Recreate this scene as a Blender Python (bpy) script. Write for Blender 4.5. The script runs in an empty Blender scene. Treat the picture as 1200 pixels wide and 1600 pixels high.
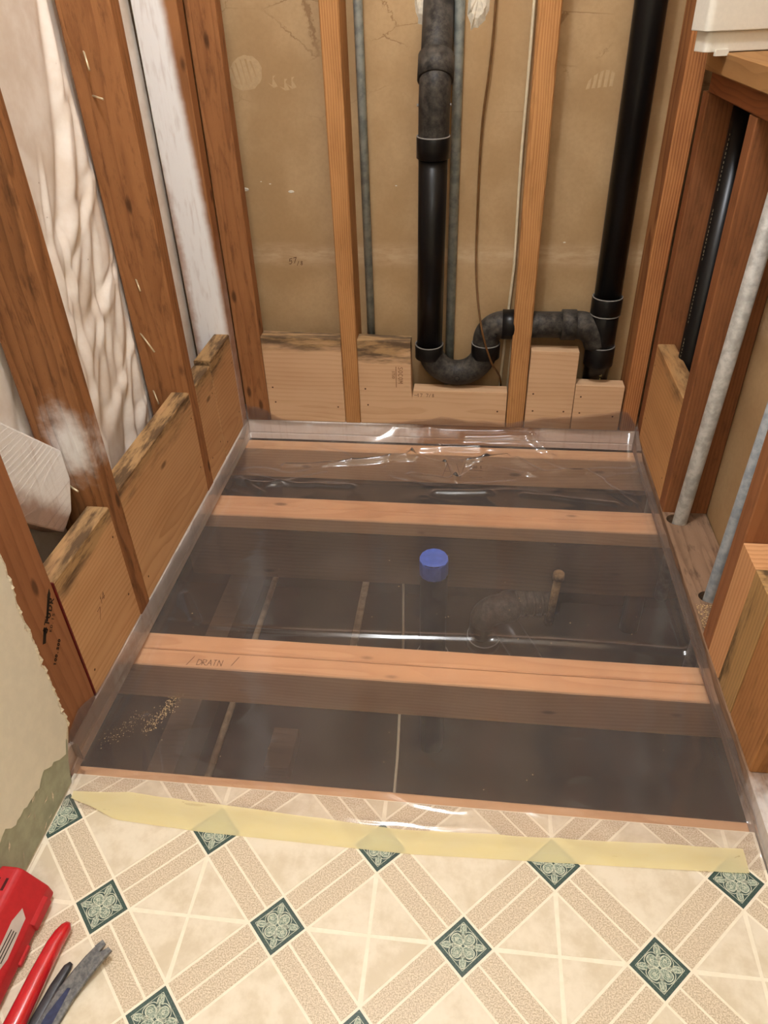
import bpy, bmesh, math, random
from mathutils import Vector, Matrix, noise
random.seed(7)
C = bpy.context.scene
COL = C.collection
I = 0.0254                                  # the room is measured in inches

# ------------------------------------------------------------------ camera
def build_camera():
    f, cx, cy, cz, yaw, pitch, roll = 1145.9, 22.681, -65.007, 38.380, -0.13457, -0.6237, -0.03531
    fw = Vector((math.sin(yaw)*math.cos(pitch), math.cos(yaw)*math.cos(pitch), math.sin(pitch)))
    rt = Vector((math.cos(yaw), -math.sin(yaw), 0)); up = rt.cross(fw)
    r2 = rt*math.cos(roll) + up*math.sin(roll); u2 = -rt*math.sin(roll) + up*math.cos(roll)
    cd = bpy.data.cameras.new('camera'); co = bpy.data.objects.new('camera', cd); COL.objects.link(co)
    cd.sensor_fit = 'HORIZONTAL'; cd.sensor_width = 36; cd.lens = 36*f/1200; cd.clip_start = 0.02
    m = Matrix((r2, u2, -fw)).transposed().to_4x4(); m.translation = Vector((cx, cy, cz))*I
    co.matrix_world = m; C.camera = co
build_camera()

# ------------------------------------------------------------------ world, light, exposure
LAMP = (16, -37, 89)
LAMP_POWER = 42
VANITY = (21, -84, 76)
VANITY_POWER = 9
w = bpy.data.worlds.new('world'); C.world = w; w.use_nodes = True
w.node_tree.nodes['Background'].inputs[0].default_value = (0.9, 0.85, 0.78, 1)
w.node_tree.nodes['Background'].inputs[1].default_value = 0.05
def add_light(name, loc, power, radius, colour):
    l = bpy.data.lights.new(name, 'POINT'); l.energy = power; l.shadow_soft_size = radius*I; l.color = colour
    o = bpy.data.objects.new(name, l); o.location = Vector(loc)*I; COL.objects.link(o); return o
add_light('ceiling_lamp_light', LAMP, LAMP_POWER, 2.2, (0.93, 0.97, 1.06))
add_light('vanity_lamp_light', VANITY, VANITY_POWER, 5.0, (0.93, 0.97, 1.06))  # soft fill lamp, added to brighten what the ceiling lamp leaves dim
C.view_settings.view_transform = 'Standard'; C.view_settings.look = 'None'
C.view_settings.gamma = 1; C.view_settings.use_curve_mapping = False
C.view_settings.exposure = 0.22
C.cycles.max_bounces = 8; C.cycles.transparent_max_bounces = 16

# ------------------------------------------------------------------ colour and node helpers
def s2l(v): return v/12.92 if v <= 0.04045 else ((v+0.055)/1.055)**2.4
def rgb(r, g, b, k=1.0): return (s2l(r/255)*k, s2l(g/255)*k, s2l(b/255)*k, 1)

class NM:
    def __init__(s, name):
        s.m = bpy.data.materials.new(name); s.m.use_nodes = True; s.t = s.m.node_tree; s.n = s.t.nodes
        s.out = s.n['Material Output']; s.b = s.n['Principled BSDF']
    def nd(s, typ, **kw):
        n = s.n.new(typ)
        for k, v in kw.items(): setattr(n, k, v)
        return n
    def put(s, sock, v):
        if hasattr(v, 'links') or isinstance(v, bpy.types.NodeSocket): s.t.links.new(v, sock)
        else: sock.default_value = v
    def math(s, op, a, b=0.0, c=None, clamp=False):
        n = s.nd('ShaderNodeMath', operation=op); n.use_clamp = clamp
        s.put(n.inputs[0], a); s.put(n.inputs[1], b)
        if c is not None: s.put(n.inputs[2], c)
        return n.outputs[0]
    def mix(s, f, a, b, mode='MIX'):
        n = s.nd('ShaderNodeMix', data_type='RGBA', blend_type=mode)
        s.put(n.inputs[0], f); s.put(n.inputs[6], a); s.put(n.inputs[7], b); return n.outputs[2]
    def obj(s):
        tc = s.nd('ShaderNodeTexCoord'); mp = s.nd('ShaderNodeMapping')
        mp.inputs['Scale'].default_value = (1/I, 1/I, 1/I)
        s.t.links.new(tc.outputs['Object'], mp.inputs[0]); return mp.outputs[0]
    def rnd(s): return s.nd('ShaderNodeObjectInfo').outputs['Random']
    def sep(s, v):
        n = s.nd('ShaderNodeSeparateXYZ'); s.t.links.new(v, n.inputs[0]); return n.outputs
    def comb(s, x, y, z):
        n = s.nd('ShaderNodeCombineXYZ')
        for i, q in enumerate((x, y, z)): s.put(n.inputs[i], q)
        return n.outputs[0]
    def noise(s, vec, scale=1.0, detail=2.0, rough=0.5, dist=0.0):
        n = s.nd('ShaderNodeTexNoise'); s.put(n.inputs['Vector'], vec); n.inputs['Scale'].default_value = scale
        n.inputs['Detail'].default_value = detail; n.inputs['Roughness'].default_value = rough
        n.inputs['Distortion'].default_value = dist; return n.outputs[0]
    def vor(s, vec, scale=1.0, feature='F1'):
        n = s.nd('ShaderNodeTexVoronoi', feature=feature); s.put(n.inputs['Vector'], vec); n.inputs['Scale'].default_value = scale
        return n.outputs['Distance']
    def ramp(s, v, a, b, c=0.0, d=1.0):
        n = s.nd('ShaderNodeMapRange', interpolation_type='SMOOTHSTEP'); s.put(n.inputs[0], v)
        for i, q in enumerate((a, b, c, d)): n.inputs[1+i].default_value = q
        return n.outputs[0]
    def bump(s, h, strength=0.3, dist=0.02):
        n = s.nd('ShaderNodeBump'); n.inputs['Strength'].default_value = strength; n.inputs['Distance'].default_value = dist*I
        s.put(n.inputs['Height'], h); s.t.links.new(n.outputs[0], s.b.inputs['Normal'])
    def col(s, v, rough=0.7, spec=0.3):
        s.put(s.b.inputs['Base Color'], v); s.put(s.b.inputs['Roughness'], rough); s.b.inputs['Specular IOR Level'].default_value = spec
        return s.m

def wood(name, c1, c2, axis='Z', density=4.0, contrast=0.6, rough=0.75, pith=3.0, fuzz=0.19, weather=None, spray=None, knots=True, extra=None, pa=0.0, grime=0.0):
    """Sawn lumber: growth rings around a pith beside the board, long fibres, blotches, knots.
    weather=(axis, start, end): grey-black weathering that sets in along one arris; spray: overspray of white primer."""
    N = NM(name); v = N.obj(); x, y, z = N.sep(v); r = N.rnd()
    l, a, b = {'X': (x, y, z), 'Y': (y, x, z), 'Z': (z, x, y)}[axis]
    off = N.math('MULTIPLY', r, 37.0)
    lo = N.math('ADD', l, off)
    warp = N.noise(N.comb(N.math('MULTIPLY', lo, 0.07), N.math('MULTIPLY', a, 0.22), N.math('MULTIPLY', b, 0.22)), 1.0, 2.0)
    warp2 = N.noise(N.comb(N.math('MULTIPLY', lo, 0.10), N.math('ADD', a, 9.0), N.math('MULTIPLY', b, 0.2)), 0.5, 1.0)
    aa = N.math('ADD', N.math('ADD', a, N.math('MULTIPLY_ADD', r, 3.0, pa-1.5)), N.math('MULTIPLY_ADD', warp, 2.6 if not pa else 0.7, -1.3 if not pa else -.35))
    bb = N.math('ADD', N.math('ADD', b, pith), N.math('MULTIPLY_ADD', warp2, 2.2, -1.1))
    rad = N.math('SQRT', N.math('ADD', N.math('MULTIPLY', aa, aa), N.math('MULTIPLY', bb, bb)))
    saw = N.math('FRACT', N.math('MULTIPLY', rad, density))
    ring = N.math('MULTIPLY', N.math('POWER', saw, 2.2), N.ramp(saw, 1.0, 0.9))
    fib = N.noise(N.comb(N.math('MULTIPLY', lo, 0.6), N.math('MULTIPLY', a, 22.0), N.math('MULTIPLY', b, 22.0)), 1.0, 3.0, 0.6)
    blot = N.noise(N.comb(N.math('MULTIPLY', lo, 0.16), N.math('MULTIPLY', a, 0.5), N.math('MULTIPLY', b, 0.5)), 1.0, 3.0)
    f = N.math('ADD', N.math('MULTIPLY', ring, contrast), N.math('MULTIPLY_ADD', fib, fuzz*2, -fuzz), clamp=True)
    f = N.math('ADD', f, N.math('MULTIPLY_ADD', blot, 0.9, -0.42), clamp=True)
    c = N.mix(f, c1, c2)
    if knots:
        kv = N.comb(N.math('MULTIPLY', lo, 0.16), N.math('MULTIPLY', a, 0.42), N.math('MULTIPLY', b, 0.42))
        kd = N.vor(kv, 1.0)
        c = N.mix(N.ramp(kd, 0.13, 0.05, 0, 0.75), c, tuple(q*0.28 for q in c2[:3]) + (1,))
    if grime:
        gn = N.noise(N.comb(N.math('MULTIPLY', lo, 0.5), N.math('MULTIPLY', a, 2.2), N.math('MULTIPLY', b, 2.2)), 1.0, 5.0, 0.68)
        c = N.mix(N.ramp(gn, 0.5, 0.72, 0, grime), c, tuple(q*0.3 for q in c2[:3]) + (1,))
        c = N.mix(N.ramp(gn, 0.42, 0.25, 0, grime*.6), c, tuple(min(1, q*1.5) for q in c1[:3]) + (1,))
    if weather:
        ax, s0, s1 = weather[:3]
        wv = {'X': x, 'Y': y, 'Z': z}[ax]
        sc_ = [0.9, 0.9, 0.9]; sc_['XYZ'.index(axis)] = 0.16
        n1 = N.noise(N.comb(N.math('MULTIPLY_ADD', x, sc_[0], off), N.math('MULTIPLY', y, sc_[1]), N.math('MULTIPLY', z, sc_[2])), 1.0, 4.0, 0.6)
        m = N.ramp(N.math('ADD', wv, N.math('MULTIPLY_ADD', n1, 5.0, -2.5)), s0, s1)
        n3 = N.noise(N.comb(N.math('MULTIPLY_ADD', x, sc_[0]*1.5, 3.0), N.math('MULTIPLY', y, sc_[1]*1.5), N.math('MULTIPLY', z, sc_[2]*1.5)), 1.0, 4.0, 0.65)
        wcol = N.mix(N.ramp(n3, 0.40, 0.60), rgb(58, 46, 32), rgb(170, 136, 92))
        c = N.mix(N.math('MULTIPLY', m, 0.85), c, wcol)
    if spray:
        c = spray(N, c, v, x, y, z)
    N.bump(N.math('ADD', N.math('MULTIPLY', fib, 0.6), N.math('MULTIPLY', ring, 0.5)), 0.35 if not extra else extra, 0.03)
    return N.col(c, rough, 0.25)

def plain(name, c, rough=0.5, spec=0.4, metal=0.0, var=0.15, scale=1.5, bump=0.0, c2=None, coat=0.0):
    N = NM(name); v = N.obj(); n = N.noise(v, scale, 4.0, 0.6)
    dark = c2 or tuple(q*(1-var*2) for q in c[:3]) + (1,)
    N.b.inputs['Metallic'].default_value = metal
    if coat: N.b.inputs['Coat Weight'].default_value = coat; N.b.inputs['Coat Roughness'].default_value = 0.1
    if bump: N.bump(N.noise(v, scale*4, 4.0), bump, 0.03)
    return N.col(N.mix(N.ramp(n, 0.35, 0.68), dark, c), rough, spec)

# ------------------------------------------------------------------ mesh helpers (inches in, metres out)
def link(name, me, mat, parent=None, origin=(0, 0, 0), smooth=False):
    o = bpy.data.objects.new(name, me); COL.objects.link(o)
    if mat: me.materials.append(mat)
    loc = Vector(origin)*I
    if parent is not None:
        o.parent = parent; o.location = loc - parent['_w'] if False else loc - Vector(W[parent.name])
        W[o.name] = tuple(loc)
    else:
        o.location = loc; W[o.name] = tuple(loc)
    if smooth:
        for p in me.polygons: p.use_smooth = True
    return o
W = {}                                     # world origin of each object (no rotations are used on parents)
def mesh(name, verts, faces, mat, parent=None, origin=None, smooth=False):
    if origin is None:
        xs = list(zip(*verts)); origin = [(min(q)+max(q))/2 for q in xs]
    me = bpy.data.meshes.new(name)
    me.from_pydata([((x-origin[0])*I, (y-origin[1])*I, (z-origin[2])*I) for x, y, z in verts], [], faces)
    me.validate(); me.update()
    return link(name, me, mat, parent, origin, smooth)
def thing(name, label, cat, loc, group=None):
    o = bpy.data.objects.new(name, None); COL.objects.link(o); o.location = Vector(loc)*I; W[o.name] = tuple(o.location)
    o.empty_display_size = 0.05
    return tag(o, label, cat, group)
def tag(o, label, cat, group=None):
    o['label'] = label; o['category'] = cat
    if group: o['group'] = group
    return o
def struct(o, label=None):
    o['kind'] = 'structure'
    if label: o['label'] = label
    return o

def board(name, b, mat, axis='Z', ch=0.07, jit=0.02, parent=None, step=2.5):
    """A sawn board with eased edges whose arrises wander a little along its length."""
    x0, x1, y0, y1, z0, z1 = b
    lo, hi = {'X': (x0, x1), 'Y': (y0, y1), 'Z': (z0, z1)}[axis]
    (a0, a1), (b0, b1) = {'X': ((y0, y1), (z0, z1)), 'Y': ((x0, x1), (z0, z1)), 'Z': ((x0, x1), (y0, y1))}[axis]
    n = max(2, int((hi-lo)/step)+1); vs = []; fs = []
    rg = random.Random(sum(ord(q) for q in name)+int(x0*31+y0*17+z0*7))
    for i in range(n):
        t = lo+(hi-lo)*i/(n-1); j = lambda: rg.random()*jit
        ring = [(a0+ch+j(), b0), (a1-ch-j(), b0), (a1, b0+ch+j()), (a1, b1-ch-j()), (a1-ch-j(), b1), (a0+ch+j(), b1), (a0, b1-ch-j()), (a0, b0+ch+j())]
        for a, c in ring:
            vs.append({'X': (t, a, c), 'Y': (a, t, c), 'Z': (a, c, t)}[axis])
    for i in range(n-1):
        for k in range(8):
            q = [i*8+k, i*8+(k+1) % 8, (i+1)*8+(k+1) % 8, (i+1)*8+k]
            fs.append(q if axis != 'Y' else q[::-1])
    e0 = list(range(8)); e1 = list(range((n-1)*8, n*8))
    fs += [e0[::-1], e1] if axis != 'Y' else [e0, e1[::-1]]
    return mesh(name, vs, fs, mat, parent)
def prism(name, poly, d0, d1, axis, mat, parent=None, origin=None, bevel=0.0):
    """Extrudes a polygon. axis X: poly is (y,z); Y: (x,z); Z: (x,y)."""
    P3 = {'X': lambda p, d: (d, p[0], p[1]), 'Y': lambda p, d: (p[0], d, p[1]), 'Z': lambda p, d: (p[0], p[1], d)}[axis]
    n = len(poly); vs = [P3(p, d0) for p in poly] + [P3(p, d1) for p in poly]
    fs = [list(range(n))[::-1], list(range(n, 2*n))] + [[i, (i+1) % n, n+(i+1) % n, n+i] for i in range(n)]
    o = mesh(name, vs, fs, mat, parent, origin)
    bm = bmesh.new(); bm.from_mesh(o.data); bmesh.ops.recalc_face_normals(bm, faces=bm.faces)
    if bevel: bmesh.ops.bevel(bm, geom=list(bm.edges), offset=bevel*I, segments=2, profile=0.6, affect='EDGES', clamp_overlap=True)
    bm.to_mesh(o.data); bm.free(); return o
def box(name, b, mat, parent=None, bevel=0.0):
    x0, x1, y0, y1, z0, z1 = b
    return prism(name, [(x0, y0), (x1, y0), (x1, y1), (x0, y1)], z0, z1, 'Z', mat, parent, None, bevel)
def tube(name, pts, rad, mat, parent=None, seg=20, caps=True, smooth=True, squash=None):
    """Sweeps a circle (rad: number or list) along a polyline."""
    P = [Vector(p) for p in pts]; n = len(P); R = rad if isinstance(rad, (list, tuple)) else [rad]*n
    vs = []; fs = []; prev = None
    for i in range(n):
        d = (P[min(i+1, n-1)]-P[max(i-1, 0)])
        if d.length < 1e-6: d = (P[i]-P[i-1]) if i else (P[1]-P[0])
        if d.length < 1e-6: d = Vector((0, 0, 1))
        d.normalize()
        if prev is None: u = d.orthogonal().normalized()
        else: u = (prev - d*prev.dot(d)).normalized()
        prev = u; v = d.cross(u)
        for k in range(seg):
            a = 2*math.pi*k/seg; vs.append(tuple(P[i]+(u*math.cos(a)+v*math.sin(a))*R[i]))
    for i in range(n-1):
        for k in range(seg): fs.append([i*seg+k, i*seg+(k+1) % seg, (i+1)*seg+(k+1) % seg, (i+1)*seg+k])
    if caps: fs += [list(range(seg))[::-1], list(range((n-1)*seg, n*seg))]
    o = mesh(name, vs, fs, mat, parent)
    if smooth:
        for p in o.data.polygons: p.use_smooth = len(p.vertices) == 4
    return o
def arc(c, r, a0, a1, u, v, n=12):
    c, u, v = Vector(c), Vector(u), Vector(v)
    return [tuple(c+(u*math.cos(a0+(a1-a0)*i/n)+v*math.sin(a0+(a1-a0)*i/n))*r) for i in range(n+1)]
def smoothpts(pts, n=8):
    P = [Vector(p) for p in pts]; out = []
    for i in range(len(P)-1):
        p0, p1, p2, p3 = P[max(i-1, 0)], P[i], P[i+1], P[min(i+2, len(P)-1)]
        for k in range(n):
            t = k/n; out.append(tuple(0.5*((2*p1)+(p2-p0)*t+(2*p0-5*p1+4*p2-p3)*t*t+(3*p1-p0-3*p2+p3)*t**3)))
    return out+[tuple(P[-1])]

# writing: pencil strokes on a unit box, laid on a surface frame (origin, right, up, normal)
GLYPH = {'D': [[(0, 0), (0, 1), (.5, .85), (.6, .4), (.4, .08), (0, 0)]], 'R': [[(0, 0), (0, 1), (.5, .9), (.45, .55), (0, .5), (.55, 0)]],
 'A': [[(0, 0), (.3, 1), (.6, 0)], [(.12, .4), (.5, .4)]], 'I': [[(.25, 0), (.25, 1)], [(.05, 1), (.45, 1)]], 'N': [[(0, 0), (0, 1), (.55, 0), (.55, 1)]],
 '/': [[(0, 0), (.4, 1)]], '7': [[(0, 1), (.55, 1), (.2, 0)]], '1': [[(.25, 0), (.25, 1), (.1, .8)]], '4': [[(.45, 0), (.45, 1), (0, .35), (.6, .35)]],
 '5': [[(.55, 1), (.1, 1), (.05, .58), (.45, .6), (.52, .25), (.3, 0), (0, .1)]], '8': [[(.3, .52), (.08, .75), (.3, 1), (.5, .76), (.05, .24), (.28, 0), (.55, .25), (.3, .52)]],
 '-': [[(0, .5), (.9, .5)]], ' ': [], 'S': [[(.55, .9), (.2, 1), (.05, .75), (.5, .35), (.4, .02), (0, .1)]], 'O': [[(.3, 0), (.05, .3), (.08, .8), (.3, 1), (.55, .8), (.55, .25), (.3, 0)]],
 'C': [[(.55, .85), (.3, 1), (.05, .7), (.05, .3), (.3, 0), (.55, .12)]], 'M': [[(0, 0), (.05, 1), (.32, .4), (.6, 1), (.65, 0)]], 'T': [[(.3, 0), (.3, 1)], [(0, 1), (.6, 1)]],
 'U': [[(0, 1), (.03, .2), (.3, 0), (.52, .2), (.55, 1)]], 'V': [[(0, 1), (.28, 0), (.56, 1)]], 'K': [[(0, 0), (0, 1)], [(.5, 1), (0, .45), (.55, 0)]], '.': [[(.2, 0), (.25, .06)]]}
def write(name, text, org, right, up, nrm, h, wd, mat, parent, adv=0.85, lift=0.012):
    right, up, nrm = Vector(right).normalized(), Vector(up).normalized(), Vector(nrm).normalized(); org = Vector(org)
    vs = []; fs = []; x = 0
    for chx in text:
        for st in GLYPH.get(chx, []):
            pts = [org+right*((x+p[0])*h)+up*(p[1]*h)+nrm*lift for p in st]
            for p, q in zip(pts, pts[1:]):
                d = (q-p); n = nrm.cross(d.normalized())*wd*0.5; e = d.normalized()*wd*0.4; b = len(vs)
                vs += [tuple(p-e+n), tuple(p-e-n), tuple(q+e-n), tuple(q+e+n)]; fs.append([b, b+1, b+2, b+3])
        x += adv
    return mesh(name, vs, fs, mat, parent)

# ------------------------------------------------------------------ materials
def primer(mask_fn):
    def sp(N, c, v, x, y, z):
        n = N.noise(v, 0.8, 3.0, 0.6); n2 = N.noise(N.comb(N.math('MULTIPLY', x, 3.0), N.math('MULTIPLY', y, 3.0), N.math('MULTIPLY', z, 0.5)), 1.0, 3.0)
        m = mask_fn(N, x, y, z, n)
        return N.mix(m, c, N.mix(N.ramp(n2, 0.25, 0.5), rgb(228, 222, 218), rgb(244, 242, 240)))
    return sp
NEW1, NEW2 = rgb(212, 174, 136), rgb(184, 138, 98)
OLD1, OLD2 = rgb(160, 108, 66), rgb(112, 68, 36)
DEEP1, DEEP2 = rgb(142, 90, 54), rgb(98, 58, 32)
M = {}
M['new_x'] = wood('fresh fir along x', NEW1, NEW2, 'X', 2.2, 0.45)
M['new_y'] = wood('fresh fir along y', rgb(202, 156, 110), rgb(166, 116, 72), 'Y', 3.0, 0.6, weather=('Z', 2.9, 4.6))
M['new_x_w'] = wood('fresh fir along x, weathered top edge', NEW1, NEW2, 'X', 2.2, 0.45, weather=('Z', 3.0, 4.6))
M['new_x_w2'] = wood('fresh fir along x, weathered top edge 2', NEW1, NEW2, 'X', 2.2, 0.45, weather=('Z', 2.4, 3.4))
M['joist'] = wood('joist fir', rgb(222, 176, 132), rgb(196, 144, 100), 'X', 3.0, 0.5, fuzz=0.1)
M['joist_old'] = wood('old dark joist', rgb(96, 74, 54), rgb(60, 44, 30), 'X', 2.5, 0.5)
M['stud_back'] = wood('old stud, straight fine grain', rgb(192, 140, 88), rgb(142, 92, 50), 'Z', 5.0, 0.8, pith=2.0, pa=4.0, knots=False, grime=.2)
M['stud_old'] = wood('old rough stud', OLD1, OLD2, 'Z', 2.6, 0.5, extra=0.9, grime=.45)
M['stud_rough'] = wood('rough sawn cedar coloured stud', rgb(154, 104, 64), rgb(104, 66, 36), 'Z', 1.6, 0.75, pith=1.0, extra=1.4, grime=.55,
    spray=primer(lambda N, x, y, z, n: N.ramp(N.math('ADD', N.math('SQRT', N.math('ADD', N.math('POWER', N.math('ADD', x, -0.5), 2.0), N.math('POWER', N.math('MULTIPLY', N.math('ADD', z, 32.3), 0.55), 2.0))), N.math('MULTIPLY_ADD', n, 2.0, -1.0)), 1.9, 0.2, 0, 0.92)))
M['stud_deep'] = wood('deep brown stud', DEEP1, DEEP2, 'Z', 4.0, 0.5, pa=5.0, grime=.35)
M['stud_stripe'] = wood('striped corner stud', rgb(186, 126, 76), rgb(126, 70, 38), 'Z', 4.6, 1.0, pith=1.0, pa=9.0, knots=False, grime=.2)
M['stud_post'] = wood('orange brown post', rgb(154, 102, 66), rgb(118, 74, 44), 'Z', 1.6, 0.5, grime=.2)
M['stud_white'] = wood('corner stud sprayed with white primer', OLD1, OLD2, 'Z', 3.2, 0.6,
    spray=primer(lambda N, x, y, z, n: N.math('MULTIPLY', N.math('MULTIPLY', N.ramp(N.math('ADD', N.math('ADD', x, N.math('MULTIPLY', N.ramp(z, -34, -8), 0.95)), N.math('MULTIPLY_ADD', n, 0.3, -0.15)), 1.95, 1.15, 0, 1.0),
        N.ramp(N.math('ADD', N.math('ADD', x, N.math('MULTIPLY', N.ramp(z, -30, -12), 0.9)), N.math('MULTIPLY_ADD', n, 0.8, -0.4)), -1.7, -0.9, 0.25, 1.0)), N.ramp(y, 0.74, 0.6))))
M['brace'] = wood('brace sprayed white', rgb(150, 110, 84), rgb(106, 74, 52), 'Y', 3.0, 0.5, extra=1.0,
    spray=primer(lambda N, x, y, z, n: N.ramp(N.math('ADD', z, N.math('ADD', y, N.math('MULTIPLY_ADD', n, 2.0, -1.0))), -3.6, -1.6, 0.15, 0.92)))
M['plate_l'] = wood('left sole plate oversprayed with white primer', rgb(176, 134, 98), rgb(130, 94, 66), 'Y', 3.0, 0.5, knots=False,
    spray=primer(lambda N, x, y, z, n: N.ramp(N.math('ADD', N.math('MULTIPLY_ADD', n, 16.0, -8.0), y), -16.0, -8.0, 0.35, 0.92)))
M['plate_b'] = wood('back sole plate partly oversprayed', rgb(176, 128, 84), rgb(132, 92, 58), 'X', 3.0, 0.5, knots=False,
    spray=primer(lambda N, x, y, z, n: N.math('MAXIMUM', N.ramp(N.math('ADD', x, N.math('MULTIPLY_ADD', n, 4.0, -2.0)), -1.0, -3.2, 0, 0.85), N.ramp(N.math('ADD', x, N.math('MULTIPLY_ADD', n, 6.0, -3.0)), 8.0, 11.0, 0, 0.5))))
M['plate_r'] = wood('right sole plate, old dusty fir', rgb(150, 120, 96), rgb(104, 78, 58), 'Y', 2.6, 0.6, grime=.6,
    spray=primer(lambda N, x, y, z, n: N.ramp(N.math('ADD', y, N.math('MULTIPLY_ADD', n, 4.0, -2.0)), -16.0, -19.0, 0, 0.6)))
M['header'] = wood('header lumber', rgb(164, 122, 76), rgb(128, 90, 52), 'Y', 2.0, 0.45)
M['header_dark'] = wood('dark header lumber', rgb(140, 84, 48), rgb(96, 52, 28), 'Y', 3.0, 0.5)  # shade under the overhanging upper header is put into this colour
M['post_new'] = wood('new short post with weathered stripe', rgb(212, 160, 112), rgb(176, 118, 74), 'Z', 2.6, 0.75, pith=3.0, knots=False)
M['gray_wood'] = wood('greyed short post', rgb(186, 146, 94), rgb(130, 102, 70), 'Z', 3.0, 0.6, weather=('Y', -0.2, 1.4))
M['brown_post'] = wood('brown short post', rgb(176, 124, 76), rgb(134, 86, 48), 'Z', 3.0, 0.6, grime=.3)

def drywall_back():
    N = NM('back of drywall, brown paper'); v = N.obj(); x, y, z = N.sep(v)
    n = N.noise(v, 0.16, 3.0); n2 = N.noise(v, 3.0, 4.0, 0.7)
    c = N.mix(N.ramp(n, 0.35, 0.65), rgb(170, 138, 98), rgb(184, 154, 114))
    c = N.mix(N.math('MULTIPLY', N.ramp(n2, 0.3, 0.75), 0.25), c, rgb(150, 118, 82))
    # pale rubbed band at knee height
    bz = N.math('ABSOLUTE', N.math('SUBTRACT', z, -29.0))
    bn = N.noise(N.comb(N.math('MULTIPLY', x, 0.5), y, N.math('MULTIPLY', z, 2.0)), 1.0, 4.0, 0.65)
    c = N.mix(N.math('MULTIPLY', N.ramp(bz, 1.5, 0.1), N.ramp(bn, 0.3, 0.7, 0.1, 0.5)), c, rgb(216, 190, 156))
    cr = N.vor(N.comb(N.math('ADD', N.math('MULTIPLY', x, 0.16), N.math('MULTIPLY', n2, 0.22)), y, N.math('MULTIPLY', z, 0.3)), 1.0, 'DISTANCE_TO_EDGE')
    crack = N.math('MULTIPLY', N.ramp(cr, 0.012, 0.002), N.math('MULTIPLY', N.ramp(z, -20, -14, 0, 0.6), N.ramp(n, .48, .6)))
    c = N.mix(crack, c, rgb(120, 84, 48))
    N.bump(N.math('ADD', n2, N.math('MULTIPLY', crack, -1.0)), 0.25, 0.03)
    return N.col(c, 0.75, 0.3)
M['drywall_back'] = drywall_back()
M['paint'] = plain('cream wall paint, orange peel', rgb(228, 220, 200), 0.5, 0.4, var=0.03, scale=1.2, bump=0.25)
M['green'] = plain('old green wall paint', rgb(168, 168, 142), 0.7, 0.3, var=0.1, scale=1.0, bump=0.2)
M['gypsum'] = plain('torn gypsum and paper', rgb(228, 214, 188), 0.9, 0.1, var=0.15, scale=6, bump=0.5)
M['plaster'] = plain('white plaster lump', rgb(232, 222, 202), 0.9, 0.1, var=0.1, scale=3, bump=1.0)
M['ceiling'] = plain('ceiling paint', rgb(235, 230, 220), 0.9, 0.1, var=0.01)
M['roomwall'] = plain('room wall paint', rgb(226, 218, 200), 0.9, 0.1, var=0.01)
def abs_mat(name, base, dust, lo, hi, rough=0.3):
    N = NM(name); v = N.obj(); n = N.noise(v, 1.6, 5.0, 0.7)
    g = N.nd('ShaderNodeNewGeometry'); nz = N.sep(g.outputs['Normal'])[2]
    m = N.math('MULTIPLY', N.ramp(n, lo, hi), N.ramp(nz, -0.9, 0.7, 0.3, 1.0))
    sp = N.ramp(N.vor(v, 3.2), 0.09, 0.05, 0, 0.7)
    c = N.mix(N.math('MAXIMUM', m, N.math('MULTIPLY', sp, N.ramp(n, 0.5, 0.6))), base, dust)
    return N.col(c, N.math('MULTIPLY_ADD', m, 0.4, rough), 0.24)
M['abs'] = abs_mat('black drain plastic', rgb(17, 16, 16), rgb(74, 69, 62), 0.62, 1.05, 0.3)
M['abs_dusty'] = abs_mat('dusty black drain plastic', rgb(32, 30, 29), rgb(96, 89, 80), 0.3, 0.8, 0.42)
M['cement'] = plain('grey bead of pipe cement', rgb(136, 132, 126), 0.5, 0.4, var=0.1)
M['lettering'] = plain('pale yellow pipe lettering', rgb(200, 186, 120), 0.6, 0.3)
M['lettering_dim'] = plain('faded pipe lettering', rgb(150, 138, 112), 0.6, 0.3)
M['galv'] = plain('galvanised conduit', rgb(172, 178, 172), 0.5, 0.5, metal=0.2, scale=1.2, c2=rgb(132, 140, 138), bump=0.1)
M['galv_r'] = plain('weathered galvanised conduit', rgb(190, 186, 178), 0.55, 0.5, metal=0.15, scale=1.6, c2=rgb(156, 152, 144), bump=0.2)
M['galv_b'] = plain('bluish galvanised conduit', rgb(176, 182, 186), 0.5, 0.5, metal=0.15, scale=1.6, c2=rgb(140, 150, 158), bump=0.2)
M['cable_brown'] = plain('brown cable', rgb(112, 76, 38), 0.5, 0.4)
M['cable_cream'] = plain('cream cable', rgb(226, 210, 176), 0.5, 0.4, var=0.05)
M['nail'] = plain('bright nail', rgb(226, 208, 170), 0.35, 0.5, metal=0.5, var=0.1)
M['ink'] = plain('black stamp ink', rgb(44, 34, 26), 0.8, 0.2)
M['ink_faint'] = plain('faint stamp ink', rgb(140, 96, 62), 0.8, 0.2)
M['pencil'] = plain('pencil', rgb(104, 72, 50), 0.8, 0.2)
M['red_line'] = plain('dark red paint', rgb(112, 28, 22), 0.6, 0.3)
M['tape'] = None
M['blue'] = plain('blue masking tape', rgb(98, 132, 236), 0.6, 0.3, var=0.08, scale=1.6)
M['soil'] = plain('dark crawlspace soil', rgb(54, 46, 40), 0.95, 0.1, var=0.2, scale=0.12)
M['dusty'] = plain('dusty pale surface', rgb(176, 150, 118), 0.9, 0.1, var=0.2, scale=1.0)
M['copper_old'] = plain('tan corroded stub', rgb(190, 150, 104), 0.7, 0.3, var=0.2, scale=2)
M['whitebox'] = plain('off white moulded plastic', rgb(226, 222, 210), 0.4, 0.45, var=0.02, bump=0.05, scale=4)
M['red_tool'] = plain('red moulded plastic', rgb(186, 36, 42), 0.45, 0.4, var=0.05, scale=3)
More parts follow.
